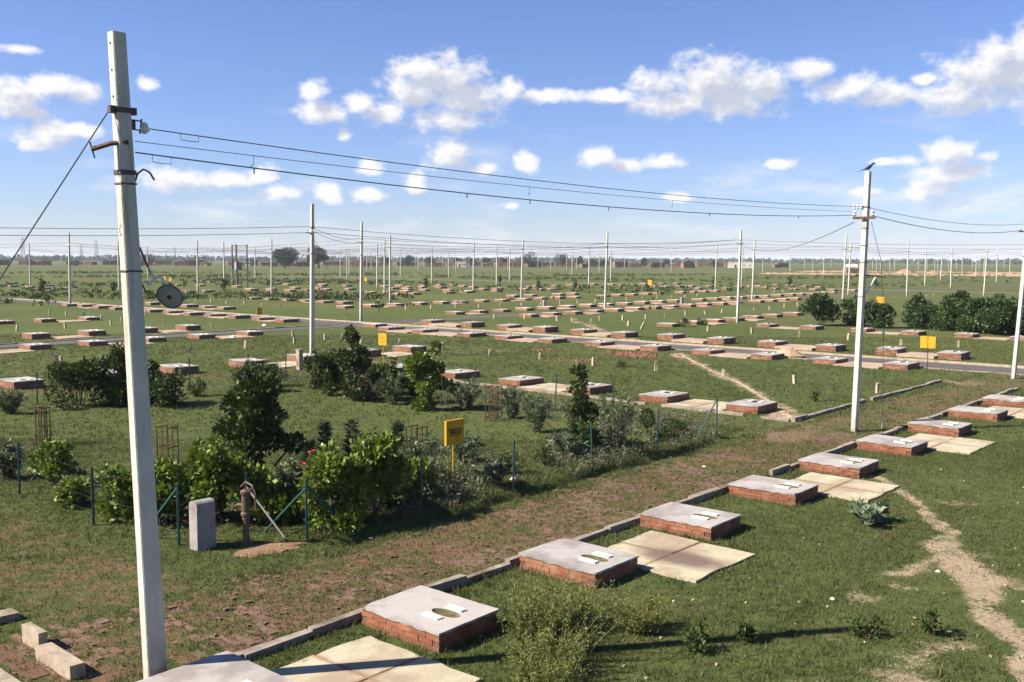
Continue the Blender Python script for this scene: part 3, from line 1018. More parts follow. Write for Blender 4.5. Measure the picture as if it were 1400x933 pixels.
# paved slabs
def slab_mesh(w, d, h, seed, mat):
    """four flags with sunk joints: list of meshes"""
    random.seed(seed)
    ms = []
    for qx in (-1, 1):
        for qy in (-1, 1):
            cx, cy = qx * w / 4, qy * d / 4
            n = 4
            pts = []
            hx, hy = w / 4 - 0.006, d / 4 - 0.006
            for k in range(n):
                pts.append((-hx + 2 * hx * k / n, -hy))
            for k in range(n):
                pts.append((hx, -hy + 2 * hy * k / n))
            for k in range(n):
                pts.append((hx - 2 * hx * k / n, hy))
            for k in range(n):
                pts.append((-hx, hy - 2 * hy * k / n))
            rag = []
            for (x, y) in pts:
                ox = random.uniform(-0.035, 0.02) if abs(x * qx - hx) < 1e-6 else random.uniform(-0.004, 0.004)
                oy = random.uniform(-0.035, 0.02) if abs(y * qy - hy) < 1e-6 else random.uniform(-0.004, 0.004)
                rag.append((cx + x + qx * ox, cy + y + qy * oy))
            dz = random.uniform(-0.006, 0.006)
            mb = MB()
            m_ = len(rag)
            mb.add([(x, y, h + dz) for x, y in rag] + [(x, y, -0.03) for x, y in rag] + [(cx, cy, h + dz)],
                   [(i, (i + 1) % m_, 2 * m_) for i in range(m_)] + [(m_ + i, m_ + (i + 1) % m_, (i + 1) % m_, i) for i in range(m_)])
            ms.append(mb.mesh('paving_flag', mat))
    return ms


SLABM = {}
GROUP_SL = 'paved slabs between pairs of plinths'
allrows = {r[0]: (r, 'T') for r in T_ROWS}
allrows.update({r[0]: (r, 'S') for r in S_ROWS})
SLAB_SPOTS = []
for key, idx in SLABS.items():
    (k_, c, arr, nc, ph, how), typ = allrows[key]
    for n_i, i in enumerate(idx):
        a, b = arr[i], arr[i + 1]
        raised = 0.13 if key == 'roadfar_r' else (0.07 if key in ('road_r',) else 0.035)
        near = key in ('near', 'garden_r', 'garden_l')
        if typ == 'T':
            lo, hi = a + 1.18, b - (0.22 if key == 'near' else 0.08)
            s, t, w, d = (lo + hi) / 2, c - 0.02, 2.0, hi - lo
            rot = ROT_B
        else:
            lo, hi = a + 0.05, b - 1.16
            s, t, w, d = c + 0.62, (lo + hi) / 2, 1.9, hi - lo
            rot = ROT_A
        SLAB_SPOTS.append((s, t, w, d, rot))
        label = f'pale paved slab, {ORD[n_i]} {how} in the {ph}'
        if key == 'near':
            label = ['cream paving at the foot of the first brick plinth, crossed by a pole shadow', 'stained brown and cream paving of four flags between second and third near plinths',
                     'cream paving of four flags just right of the bird pole base', 'cream paving beside the plinth crossed by the thin pole shadow', 'cream paving cut by the frame edge at the far end of the near row'][n_i]
        mat = 'slab_cream' if near else 'slab_far'
        if key == 'near' and n_i == 1:
            mat = 'slab_stained'
        if P(s, t).length < 75:
            th = thing('paved_slab', label, 'paving', P(s, t), rot, GROUP_SL)
            kk = (round(d, 1), w, raised, mat, (n_i + len(key)) % 3)
            if kk not in SLABM:
                SLABM[kk] = slab_mesh(w, d, raised, 50 + len(SLABM), mat)
            for me in SLABM[kk]:
                put('paving_flag', me, th)
            if raised > 0.05:
                mb = MB()
                mb.box((0, 0, raised / 2 - 0.02), (w - 0.07, d - 0.06, raised + 0.02))
                mb.build('base', 'brickwork_red', th)
            else:
                mb = MB()
                mb.box((0, 0, raised / 2 - 0.012), (w - 0.14, d - 0.14, raised))
                mb.build('bedding', 'mortar', th)
        else:
            mb = MB()
            mb.box((0, 0, 0.02), (w, d, 0.06), jit=0.02)
            tag(mb.build('paved_slab', mat, None, P(s, t), rot), label, 'paving', GROUP_SL)

# ------------------------------------------------------------------ utility poles
POLES = [(17.3,75.7,7.08,0.12),(-11.6,75.7,7.59,0.12),(-9.8,48.2,7.45,0.1),(9.0,95.6,7.46,0.15),(-46.2,103.2,7.38,0.1),(-13.2,106.8,7.35,0.05),(36.3,108.5,7.66,0.21),(29.2,120.2,7.38,0.16),(1.1,120.5,7.18,0.19),(-31.2,128.1,7.39,0.12),(53.7,134.5,7.82,-0.01),(64.7,135.6,7.07,0.26),(-17.6,136.3,7.18,0.11),(47.3,139.1,7.26,0.22),(-45.4,142.7,7.35,0.19),(-59.4,149.4,7.35,-0.06),(-6.0,152.3,7.35,0.18),(-45.2,155.3,7.35,-0.07),(33.2,161.6,7.35,0.18),(-22.3,163.3,7.35,0.1),(-84.8,174.0,7.35,0.11),(79.8,180.0,7.35,-0.01),(14.1,182.0,7.35,0.08),(-2.9,184.1,7.35,0.02),(79.6,190.8,7.35,-0.01),(-15.9,195.5,7.35,0.08),(45.9,198.0,7.35,0.2),(-56.7,200.5,7.35,0.09),(-77.8,211.2,7.35,0.1),(-57.1,219.9,7.35,0.09),(-44.5,219.9,7.35,-0.01),(-0.6,219.9,7.35,0.18),(21.9,219.9,7.35,0.02),(110.7,226.2,7.35,-0.05),(-40.7,243.6,7.35,0.01),(107.1,247.4,7.35,0.29),(-16.4,255.4,7.35,-0.03),(-29.8,263.9,7.35,0.12),(-46.6,268.4,7.35,0.15),(-46.6,282.8,7.35,0.13),(18.4,304.5,7.35,-0.01),(142.6,304.5,7.35,-0.03),(97.7,310.5,7.35,-0.07),(171.5,359.9,7.35,-0.08),(180.9,359.9,7.35,-0.16),(-55.4,377.1,7.35,0.24),(-53.7,377.1,7.35,-0.04),(33.1,377.1,7.35,0.03),(60.5,377.1,7.35,-0.05),(100.2,395.9,7.35,-0.1),(179.9,395.9,7.35,-0.15),(-23.3,406.1,7.35,0.2),(114.0,406.1,7.35,-0.12),(-39.8,416.7,7.35,0.03),(17.1,439.9,7.35,0.07),(133.5,439.9,7.35,-0.09),(161.8,439.9,7.35,0.16),(-54.3,465.8,7.35,0.04),(-2.1,465.8,7.35,0.06),(25.6,465.8,7.35,0.03),(109.1,465.8,7.35,-0.04),(173.2,465.8,7.35,-0.12),(204.7,479.9,7.35,-0.06),(32.2,494.9,7.35,-0.02),(56.0,494.9,7.35,0.14),(85.2,494.9,7.35,0.01),(188.8,494.9,7.35,-0.26),(191.1,494.9,7.35,-0.17),(203.0,494.9,7.35,-0.09),(207.3,494.9,7.35,-0.14),(212.7,494.9,7.35,-0.19),(225.2,510.8,7.35,-0.29),(237.3,510.8,7.35,-0.21),(192.1,527.9,7.35,-0.15),(248.9,527.9,7.35,-0.07),(82.1,546.1,7.35,-0.12),(161.1,546.1,7.35,0.05),(14.6,565.6,7.35,0.01),(58.2,565.6,7.35,-0.09),(253.8,565.6,7.35,-0.19),(-42.8,609.1,7.35,0.02),(-26.6,609.1,7.35,0.17),(-18.8,609.1,7.35,-0.01),(302.5,609.1,7.35,-0.21),(1.6,633.5,7.35,0.09),(-178.5,659.8,7.35,0.14),(-64.6,659.8,7.35,0.03),(31.6,659.8,7.35,0.19),(36.3,659.8,7.35,0.19),(-229.4,700,7.35,0.3),(-62.8,700,7.35,0.03),(-34.2,700,7.35,0.07),(-5.5,700,7.35,-0.02),(225.5,700,7.35,-0.21)]
GROUP_PO = 'concrete utility poles'


def shaft_mesh(h, lx, ly=0.0, wt=0.150, wb=0.236, dp=0.137):
    """prestressed concrete pole: one pair of faces tapers; wide faces look along local x"""
    mb = MB()
    n = 6
    b = 0.012
    vs, fs = [], []
    for k in range(n + 1):
        f = k / n
        z = -0.3 + (h + 0.3) * f
        w = (wb + (wt - wb) * f) / 2
        d = dp / 2
        cx, cy = lx * z / h, ly * z / h
        for (x, y) in ((-d + b, -w), (d - b, -w), (d, -w + b), (d, w - b), (d - b, w), (-d + b, w), (-d, w - b), (-d, -w + b)):
            vs.append((cx + x, cy + y, z))
    for k in range(n):
        for j in range(8):
            fs.append((k * 8 + j, k * 8 + (j + 1) % 8, (k + 1) * 8 + (j + 1) % 8, (k + 1) * 8 + j))
    fs.append(tuple(n * 8 + j for j in range(8)))
    mb.add(vs, fs)
    return mb.mesh('shaft', 'pole_concrete')


def insulator(mb, p, s=1.0):
    mb.lathe([(0.0, -0.06 * s), (0.022 * s, -0.06 * s), (0.042 * s, -0.03 * s), (0.026 * s, 0.0), (0.045 * s, 0.03 * s), (0.026 * s, 0.06 * s), (0, 0.065 * s)], 8, p)


def world_lean(lx, rot):
    return lx * math.cos(-rot), lx * math.sin(-rot)


# local x of a pole = direction +t (the lit and shaded narrow faces look along +-s)
def make_pole(x, y, h, lean, label, detail=1, arm_z=6.05, wires_dir=True):
    rot = ROT_B
    lx, ly = world_lean(lean, rot)
    th = thing('utility_pole', label, 'pole', (x, y, 0), rot, GROUP_PO)
    put('shaft', shaft_mesh(h, lx, ly), th)
    ax_, ay_ = lx * arm_z / h, ly * arm_z / h
    if detail >= 1:
        mb = MB()
        mb.box((ax_, ay_ - 0.12, arm_z), (0.62, 0.055, 0.06))
        mb.build('crossarm', 'dark_steel', th)
        for dx in (-0.27, 0.27):
            mb = MB()
            insulator(mb, (ax_ + dx, ay_ - 0.12, arm_z + 0.10))
            mb.build('insulator', 'porcelain', th)
    if detail >= 2:
        for z in (arm_z + 0.26, arm_z - 1.0):
            mb = MB()
            w = 0.236 + (0.150 - 0.236) * z / h
            mb.box((lx * z / h, ly * z / h, z), (0.137 + 0.02, w + 0.02, 0.04))
            mb.build('clamp_band', 'dark_steel', th)
    return th


MID_LABELS = {
    (17.3, 75.7): 'tall pale pole rising from the plinth row before the hedge, just left of a twin',
    (-11.6, 75.7): 'tall pole beside the road junction, behind the end plinth of the left-hand road',
    (-9.8, 48.2): 'tall pole rising behind the garden bushes, with dark crossarm and a guy wire',
    (9.0, 95.6): 'tall pole rising from the lane rows in the middle of the field',
    (-46.2, 103.2): 'tall pole at the left end of the far left double plinth line',
    (-13.2, 106.8): 'pole standing just right of the junction pole, by the distant plinth row',
    (36.3, 108.5): 'tall pole standing behind the dense green bush right of the worn pillar',
    (29.2, 120.2): 'tall pole just right of the pole in the plinth row before the hedge',
    (1.1, 120.5): 'pole at the centre of the field with its base among lane plinths',
    (-31.2, 128.1): 'pale pole above the orange sign, just right of the transformer frame',
    (53.7, 134.5): 'pole rising behind the scraggly trees between bird pole and dense hedge',
    (64.7, 135.6): 'pole rising behind the dense right-hand hedge',
}
proto_far = None
far_sorted = sorted([p for p in POLES if (p[0], p[1]) not in MID_LABELS], key=lambda p: p[0] / p[1])
rank = {p: i for i, p in enumerate(far_sorted)}
cut = [p for p in far_sorted if p[1] < 300]
cut2 = [p for p in far_sorted if p[1] >= 300]
far_sh = shaft_mesh(7.35, 0, 0, 0.16, 0.25, 0.16)
far_arm = MB()
far_arm.box((0, -0.1, 6.05), (0.7, 0.07, 0.08))
far_arm = far_arm.mesh('crossarm', 'dark_steel')
for p in POLES:
    x, y, h, lean = p
    if (x, y) in MID_LABELS:
        make_pole(x, y, h, lean, MID_LABELS[(x, y)], 2 if y < 80 else 1)
    else:
        if y < 300:
            lab = f'slender distant pole standing among far plots, {ORD[cut.index(p)]} of these from the left'
        else:
            lab = f'tiny pole near the skyline, {ORD[cut2.index(p)]} of the tiny ones from the left'
        th = thing('utility_pole', lab, 'pole', (x, y, 0), ROT_B, GROUP_PO)
        sh = put('shaft', far_sh, th)
        sh.rotation_euler = (0, lean / 7.35 * math.cos(ROT_B), 0)
        if y < 230:
            put('crossarm', far_arm, th)
# more of the same line, just inside the frame's right edge
right_edge = make_pole(20.55, 40.2, 7.3, 0.38, 'pale pole cut by the right frame edge, standing on the road verge with rusty crossarm', 2, 6.0)

# ---- the big pole in front
PL0 = (-4.0, 10.78)
PL1 = (9.67, 27.56)
th = thing('utility_pole', 'nearest and largest concrete pole, lit along its narrow edge, guy wire and lamp attached', 'pole', (*PL0, 0), ROT_B, GROUP_PO)
H0, LEAN0 = 7.20, -0.235
lx, ly = world_lean(LEAN0, ROT_B)
put('shaft', shaft_mesh(H0, lx, ly), th)


def on0(z, dx=0.0, dy=0.0):
    return Vector((lx * z / H0 + dx, ly * z / H0 + dy, z))


def half_w(z):
    return (0.236 + (0.150 - 0.236) * z / H0) / 2


for z, hh in ((6.38, 0.055), (5.72, 0.05), (5.60, 0.018), (4.66, 0.018)):
    mb = MB()
    mb.box(on0(z), (0.137 + 0.016, 2 * half_w(z) + 0.016, hh))
    mb.build('clamp_band', 'dark_steel', th)
for sx in (-1, 1):
    mb = MB()
    mb.box(on0(6.38, 0.02, sx * (half_w(6.38) + 0.035)), (0.07, 0.07, 0.075))
    mb.build('clamp_bolt', 'dark_steel', th)
for z in (7.08, 6.80, 6.52):          # bolt holes in the lit narrow edge (looks along -s)
    mb = MB()
    rot = Matrix.Rotation(math.pi / 2, 3, 'X')
    mb.lathe([(0.0, 0.0), (0.012, 0.0), (0.012, 0.012), (0.0, 0.012)], 8, on0(z, 0, -half_w(z) + 0.004), rot)
    mb.build('bolt_hole', 'dark_steel', th)
mb = MB()                              # a faded letter C painted on the lit edge
for k in range(9):
    a0, a1 = R(50 + k * 29), R(50 + (k + 1) * 29)
    c = on0(5.10, 0.0, -half_w(5.1) - 0.003)
    q = []
    for (aa, rr) in ((a0, 0.042), (a1, 0.042), (a1, 0.03), (a0, 0.03)):
        q.append((c.x + rr * math.cos(aa) * 0.7, c.y, c.z + rr * math.sin(aa) * 1.5))
    mb.add(q, [(0, 1, 2, 3)])
mb.build('painted_letter', 'stub_concrete', th)
# bracket channel reaching out to the left, with its bolt
mb = MB()
mb.tube([on0(6.04, 0.075, 0.02), on0(6.02, 0.0, -0.14), on0(5.95, -0.12, -0.30)], 0.026, 4)
mb.build('bracket', 'rust_steel', th)
mb = MB()
mb.tube([on0(6.03, -0.12, -0.31), on0(5.86, -0.115, -0.27)], 0.009, 5)
mb.build('bracket_pin', 'dark_steel', th)
# strain bracket and shackle on the wire side (towards +s)
mb = MB()
mb.box(on0(6.24, 0.03, half_w(6.2) + 0.02), (0.03, 0.06, 0.09))
mb.tube([on0(6.29, 0.03, half_w(6.2)), on0(6.285, 0.03, half_w(6.2) + 0.13)], 0.008, 5)
mb.tube([on0(6.19, 0.03, half_w(6.2)), on0(6.185, 0.03, half_w(6.2) + 0.10)], 0.008, 5)
mb.tube([on0(6.31, 0.03, half_w(6.2) + 0.13), on0(6.15, 0.03, half_w(6.2) + 0.10)], 0.010, 5)
mb.build('strain_bracket', 'dark_steel', th)
# hooked earthing arm
mb = MB()
mb.tube([on0(5.60, 0.02, half_w(5.6)), on0(5.72, 0.02, half_w(5.6) + 0.05), on0(5.77, 0.02, half_w(5.6) + 0.12), on0(5.74, 0.02, half_w(5.6) + 0.19), on0(5.66, 0.02, half_w(5.6) + 0.24)], 0.011, 6)
mb.build('hook_arm', 'rust_steel', th)

# lamp held by the pole
lamp = thing('street_lamp', 'old street lamp with grey disc reflector on a white bracket on the nearest pole', 'lamp', (PL0[0], PL0[1], 0), ROT_B)
mb = MB()
mb.tube([on0(4.92, 0.05, half_w(4.9)), on0(4.62, 0.06, 0.20), ], 0.011, 6)
mb.tube([on0(4.52, 0.05, half_w(4.5)), on0(4.42, 0.06, 0.13), on0(4.44, 0.08, 0.17)], 0.010, 6)
mb.build('stay', 'dark_steel', lamp)
mb = MB()
mb.tube([on0(4.70, 0.075, 0.17), on0(4.56, 0.09, 0.22)], 0.011, 6)
mb.tube([on0(4.52, 0.08, 0.155), on0(4.56, 0.09, 0.21), on0(4.60, 0.10, 0.25), on0(4.59, 0.12, 0.29), on0(4.47, 0.17, 0.33)], 0.015, 8)
mb.build('arm', 'white_pipe', lamp)
to_cam = (Vector((0, 0, CAM_Z)) - Vector((PL0[0], PL0[1], 4.4))).normalized()
aim = Vector((to_cam.x - 0.42, to_cam.y - 0.02, -0.48)).normalized()
inv = Matrix.Rotation(-ROT_B, 3, 'Z')
aim_l = inv @ aim
qd = aim_l.to_track_quat('Z', 'Y').to_matrix()
dc = on0(4.38, 0.23, 0.31)
mb = MB()
mb.lathe([(0.0, 0.012), (0.03, 0.012), (0.06, 0.004), (0.136, -0.006), (0.143, 0.004), (0.148, -0.004), (0.142, -0.02), (0.07, -0.05), (0.045, -0.07), (0.0, -0.07)], 28, dc, qd)
mb.build('reflector', 'enamel_grey', lamp)
mb = MB()
mb.lathe([(0.0, 0.022), (0.024, 0.022), (0.026, 0.008), (0.024, -0.002)], 14, dc, qd)
mb.build('socket', 'house_dark', lamp)
mb = MB()
mb.lathe([(0.136, -0.001), (0.142, 0.006), (0.149, 0.0), (0.145, -0.01)], 28, dc, qd)
mb.build('rim', 'dark_steel', lamp)

# ---- the second big pole, with the bird
H1, LEAN1 = 7.25, 0.26
t1 = thing('utility_pole', 'large pale pole at the path edge with a dark bird perched on top', 'pole', (*PL1, 0), ROT_B, GROUP_PO)
l1x, l1y = world_lean(0.15, ROT_B)
put('shaft', shaft_mesh(H1, l1x, l1y), t1)


def on1(z, dx=0.0, dy=0.0):
    return Vector((l1x * z / H1 + dx, l1y * z / H1 + dy, z))


mb = MB()
mb.box(on1(5.98, 0.0, -0.13), (0.62, 0.06, 0.07))
mb.build('crossarm', 'rust_steel', t1)
for z in (6.28, 5.70, 5.22, 4.75, 3.80):
    mb = MB()
    w = (0.236 + (0.150 - 0.236) * z / H1)
    mb.box(on1(z), (0.137 + 0.016, w + 0.016, 0.035 if z > 6 else 0.018))
    mb.build('clamp_band', 'rust_steel', t1)
for (dx, dz) in ((-0.27, 0.12), (0.24, 0.12)):
    mb = MB()
    insulator(mb, on1(5.98 + dz, dx, -0.13), 1.3)
    mb.build('insulator', 'porcelain', t1)
for k in range(3):
    mb = MB()
    insulator(mb, on1(6.28, -0.10 - 0.10 * k, -0.10), 1.0)
    mb.build('insulator', 'porcelain', t1)
mb = MB()
mb.tube([on1(4.41, -0.16, -0.10), on1(4.38, 0.44, 0.24)], 0.022, 6)
mb.build('lamp_rod', 'dark_steel', t1)
mb = MB()
mb.tube([on1(3.82, 0.06, 0.03), on1(4.34, 0.30, 0.18)], 0.026, 8)
mb.build('lamp_brace', 'white_pipe', t1)

# bird
bird = thing('bird', 'dark bird perched on top of the pole at the path edge, facing right', 'bird', P(0, 0, 0) + Vector((*PL1, 0)) + Vector((0.155, -0.01, H1)), 0.0)
mb = MB()
prof = [(-0.20, 0.035, 0.012, 0.006), (-0.12, 0.062, 0.022, 0.016), (-0.06, 0.088, 0.042, 0.040), (0.0, 0.115, 0.055, 0.055), (0.05, 0.145, 0.054, 0.055), (0.085, 0.178, 0.042, 0.042), (0.105, 0.205, 0.037, 0.036), (0.125, 0.225, 0.036, 0.033), (0.150, 0.228, 0.022, 0.020), (0.160, 0.228, 0.012, 0.010)]
vs, fs = [], []
for (x, z, ry, rz) in prof:
    for k in range(10):
        a = 2 * math.pi * k / 10
        vs.append((x, ry * math.cos(a), z + rz * math.sin(a)))
for i in range(len(prof) - 1):
    for k in range(10):
        fs.append((i * 10 + k, i * 10 + (k + 1) % 10, (i + 1) * 10 + (k + 1) % 10, (i + 1) * 10 + k))
fs += [tuple(range(9, -1, -1)), tuple((len(prof) - 1) * 10 + k for k in range(10))]
mb.add(vs, fs)
mb.build('body', 'bird_black', bird)
mb = MB()
mb.lathe([(0.013, 0), (0.008, 0.025), (0.001, 0.05)], 6, (0.155, 0, 0.227), Matrix.Rotation(math.pi / 2 + 0.1, 3, 'Y'))
mb.build('beak', 'dark_steel', bird)
mb = MB()
mb.box((-0.245, 0, 0.012), (0.12, 0.035, 0.010), Matrix.Rotation(-0.42, 3, 'Y'))
mb.build('tail', 'bird_black', bird)
for sy in (-0.025, 0.025):
    mb = MB()
    mb.tube([(0.0, sy, 0.075), (0.012, sy, 0.035), (0.0, sy, 0.0)], 0.005, 5)
    for a in (-0.5, 0, 0.5):
        mb.tube([(0, sy, 0.003), (0.035 * math.cos(a), sy + 0.035 * math.sin(a), 0.003)], 0.0035, 4)
    mb.build('leg', 'dark_steel', bird)


# ---- wires
def sag_pts(a, b, sag, n=28):
    a, b = Vector(a), Vector(b)
    return [a.lerp(b, i / n) - Vector((0, 0, 4 * sag * (i / n) * (1 - i / n))) for i in range(n + 1)]


def pole_pt(base, lean_v, z, dx, dy, h):
    """a point of a pole in the world: dx along t, dy along s"""
    lv = Matrix.Rotation(ROT_B, 3, 'Z') @ Vector((lean_v[0] * z / h + dx, lean_v[1] * z / h + dy, z))
    return Vector((base[0], base[1], 0)) + lv


def wire(label, pts, r=0.0065, mat='wire_metal', group='overhead wires between the poles'):
    mb = MB()
    mb.tube(pts, r, 5)
    return tag(mb.build('overhead_wire', mat), label, 'wire', group)


p0 = lambda z, dx, dy: pole_pt(PL0, (lx, ly), z, dx, dy, H0)
p1 = lambda z, dx, dy: pole_pt(PL1, (l1x, l1y), z, dx, dy, H1)
w1 = sag_pts(p0(6.21, 0.06, 0.24), p1(6.30, -0.22, -0.10), 0.17)
w2 = sag_pts(p0(6.06, 0.06, 0.10), p1(6.16, -0.28, -0.14), 0.13)
w3 = sag_pts(p0(5.94, 0.06, 0.10), p1(6.06, -0.26, -0.14), 0.24)
o1 = wire('uppermost of the three wires from the nearest pole to the bird pole', w1, 0.006)
o2 = wire('thin middle wire of the three between the nearest pole and the bird pole', w2, 0.004)
o3 = wire('lowest and thickest of the three wires between the nearest pole and bird pole', w3, 0.0075)
mb = MB()
insulator(mb, p0(6.21, 0.06, 0.22), 1.0)
mb.lathe([(0, -0.05), (0.05, -0.02), (0.05, 0.02), (0, 0.05)], 10, p0(6.20, 0.05, 0.23))
mb.build('strain_insulator', 'porcelain', o1)
for (o, w, i0, dz) in ((o1, w1, 0.35, 0.075), (o3, w3, 0.06, 0.085)):
    a = w[0].lerp(w[1], 0.2 + i0)
    b = w[0].lerp(w[1], 0.5 + i0)
    mb = MB()
    mb.tube([a, a - Vector((0, 0, dz * 0.9)), (a + b) / 2 - Vector((0, 0, dz)), b - Vector((0, 0, dz * 0.9)), b], 0.004, 5)
    mb.build('jumper_loop', 'wire_metal', o)
for k in (2, 7, 9, 12, 17, 23):
    mb = MB()
    a = w3[k]
    mb.tube([a, a - Vector((0, 0, 0.07))], 0.008, 5)
    mb.build('wire_tie', 'wire_metal', o3)
for k in (2, 9, 15):
    mb = MB()
    a = w2[k]
    mb.tube([a, a - Vector((0, 0, 0.10)), a - Vector((0.03, 0.04, 0.14))], 0.005, 5)
    mb.build('wire_tie', 'wire_metal', o2)
wire('guy wire slanting down to the ground from the top of the nearest pole', [p0(6.36, -0.03, -0.13), Vector((-7.0, 7.37, 0.0))], 0.0075)
EDGE = (20.55, 40.2)
pe = lambda z, dx, dy: pole_pt(EDGE, world_lean(0.38, ROT_B), z, dx, dy, 7.3)
wire('upper wire running right from the bird pole to the frame edge pole', sag_pts(p1(6.26, 0.05, 0.1), pe(6.32, 0.0, 0.0), 0.22), 0.007)
wire('lower wire running right from the bird pole to the frame edge pole', sag_pts(p1(6.02, 0.26, 0.0), pe(6.05, -0.2, -0.1), 0.25), 0.010)
GUYPTS = [Vector(q) for q in [(9.97, 27.62, 5.89), (10.16, 27.65, 5.24), (10.29, 27.68, 4.84), (10.41, 27.75, 3.92), (10.49, 27.81, 2.78), (10.55, 27.88, 1.63), (10.59, 27.94, -0.0)]]
gw = wire('thin slack guy wire hanging from the bird pole crossarm to its anchor rod', GUYPTS, 0.007)
mb = MB()
insulator(mb, GUYPTS[4], 1.1)
mb.build('guy_insulator', 'porcelain', gw)
mb = MB()
mb.tube([GUYPTS[6] - Vector((0, 0, 0.1)), GUYPTS[6] + Vector((0.0, 0.0, 0.30)), GUYPTS[6] + Vector((0.0, 0.0, 0.55))], 0.02, 6, radii=[0.028, 0.012, 0.005])
mb.build('anchor_rod', 'stub_concrete', gw)
wire('thin guy wire of the pole behind the garden bushes', [Vector((-9.75, 48.3, 6.0)), Vector((-7.9, 52.4, 0.0))], 0.008)
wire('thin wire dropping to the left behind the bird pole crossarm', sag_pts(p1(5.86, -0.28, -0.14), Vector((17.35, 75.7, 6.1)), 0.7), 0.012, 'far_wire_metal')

spans = []
near_poles = [p for p in POLES if p[1] < 270]
for i, a in enumerate(near_poles):
    for b in near_poles[i + 1:]:
        d = Vector((b[0] - a[0], b[1] - a[1], 0))
        if 18 < d.length < 52:
            da, db = abs(d.normalized().dot(AX)), abs(d.normalized().dot(BX))
            if max(da, db) > 0.985:
                spans.append((a, b))
# lines that run on out of the frame
extra = [((-46.2, 103.2), (-72, 80)), ((-9.8, 48.2), (-34, 21.5)), ((-9.8, 48.2), (-11.6, 75.7)), ((-11.6, 75.7), (9.0, 95.6)), ((-11.6, 75.7), (-46.2, 103.2)), ((-13.2, 106.8), (1.1, 120.5)), ((17.3, 75.7), (9.0, 95.6)), ((36.3, 108.5), (29.2, 120.2)), ((1.1, 120.5), (-17.6, 136.3)), ((17.3, 75.7), (47.0, 52.0)), ((64.7, 135.6), (95, 160)), ((9.0, 95.6), (1.1, 120.5))]
hz = {(p[0], p[1]): p[2] for p in POLES}
allspans = [((a[0], a[1]), (b[0], b[1])) for a, b in spans]
for e in extra:
    if e not in allspans:
        allspans.append(e)
allspans.sort(key=lambda q: (q[0][0] + q[1][0]) / (q[0][1] + q[1][1]))
for i, (a, b) in enumerate(allspans):
    o = thing('power_line', f'thin distant power line between far poles, {ORD[i]} span counted from the left', 'wire', (0, 0, 0), 0, 'overhead wires between the poles')
    sag = 0.00035 * (Vector(a) - Vector(b)).length_squared
    for k, z in enumerate((6.08, 6.36)):
        mb = MB()
        off = 0.22 if k == 0 else 0.0
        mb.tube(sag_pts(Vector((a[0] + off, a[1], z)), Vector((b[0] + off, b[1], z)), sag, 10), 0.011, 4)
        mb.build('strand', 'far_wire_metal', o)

# transformer frame of four thin posts, far left
tf = thing('transformer_frame', 'dark four-post transformer frame standing left of the lone round tree', 'transformer', (-45.6, 165.0, 0), ROT_B)
for dx, dy in ((-1.6, 0.6), (-0.9, -0.6), (0.4, -0.6), (1.6, 0.6)):
    mb = MB()
    mb.box((dx * 1.0, dy, 3.5), (0.17, 0.17, 7.2))
    mb.build('post', 'dark_steel', tf)
for z in (6.9, 5.2, 2.9):
    mb = MB()
    mb.box((0, 0.6, z), (3.6, 0.1, 0.12))
    mb.box((-0.25, -0.6, z), (1.6, 0.1, 0.12))
    mb.build('beam', 'dark_steel', tf)
mb = MB()
mb.box((-0.3, 0.0, 3.6), (1.2, 0.9, 1.2))
for k in range(5):
    mb.box((-0.8 + 0.25 * k, 0.5, 3.6), (0.04, 0.12, 1.0))
mb.build('transformer_tank', 'pylon_steel', tf)


# ------------------------------------------------------------------ plot marker stones
MARKS = [(35.5,-13.5),(36.1,-17.0),(57.6,-17.5),(36.1,-20.1),(56.6,-20.3),(36.1,-23.4),(58.3,-24.1),(36.0,-26.7),(58.2,-27.2),(36.4,-30.2),(59.1,-30.9),(36.2,-33.3),(58.9,-34.1),(36.5,-36.9),(37.2,-41.1),(59.6,-41.1),(36.3,-43.3),(87.9,-44.2),(59.8,-44.6),(85.6,-44.6),(70.4,-44.8),(67.6,-44.9),(77.1,-44.9),(80.2,-45.0),(20.2,-45.2),(26.7,-45.2),(64.8,-45.2),(93.3,-45.3),(135.0,-45.3),(20.3,-45.9),(74.6,-45.4),(132.6,-45.5),(30.2,-45.6),(139.3,-45.8),(33.7,-46.0),(37.2,-46.1),(98.0,-46.1),(63.0,-46.2),(60.4,-46.9),(36.5,-46.8),(60.2,-48.2),(36.9,-50.5),(60.6,-51.9),(58.9,-53.7),(37.4,-60.5),(36.6,-65.5),(99.0,-66.2),(86.5,-66.4),(89.8,-66.4),(93.2,-66.5),(80.5,-66.7),(30.3,-67.1),(84.2,-67.1),(96.9,-67.1),(78.0,-67.2),(27.2,-67.3),(110.3,-67.3),(74.9,-67.4),(135.7,-67.5),(33.8,-67.6),(58.7,-67.6),(71.9,-67.6),(107.7,-67.7),(105.1,-68.1),(69.6,-68.6),(140.7,-68.6),(115.8,-68.7),(66.6,-69.0),(63.7,-69.4),(36.8,-72.0),(37.1,-75.8),(42.1,-78.1),(38.2,-81.1),(37.2,-82.1),(59.1,-82.9),(57.8,-84.2),(73.2,-84.2),(36.8,-84.4),(58.8,-88.8),(58.7,-91.9),(59.3,-95.9),(58.7,-98.1)]


def marker_mesh(k):
    random.seed(900 + k)
    mb = MB()
    mb.box((0, 0, 0.14), (0.13, 0.12, 0.44), top=0.86, jit=0.012)
    mb.box((0, 0, 0.375), (0.10, 0.095, 0.03), top=0.7, jit=0.008)
    return mb.mesh('marker_stone', 'marker_stone')


MK = [marker_mesh(k) for k in range(4)]
random.seed(31)


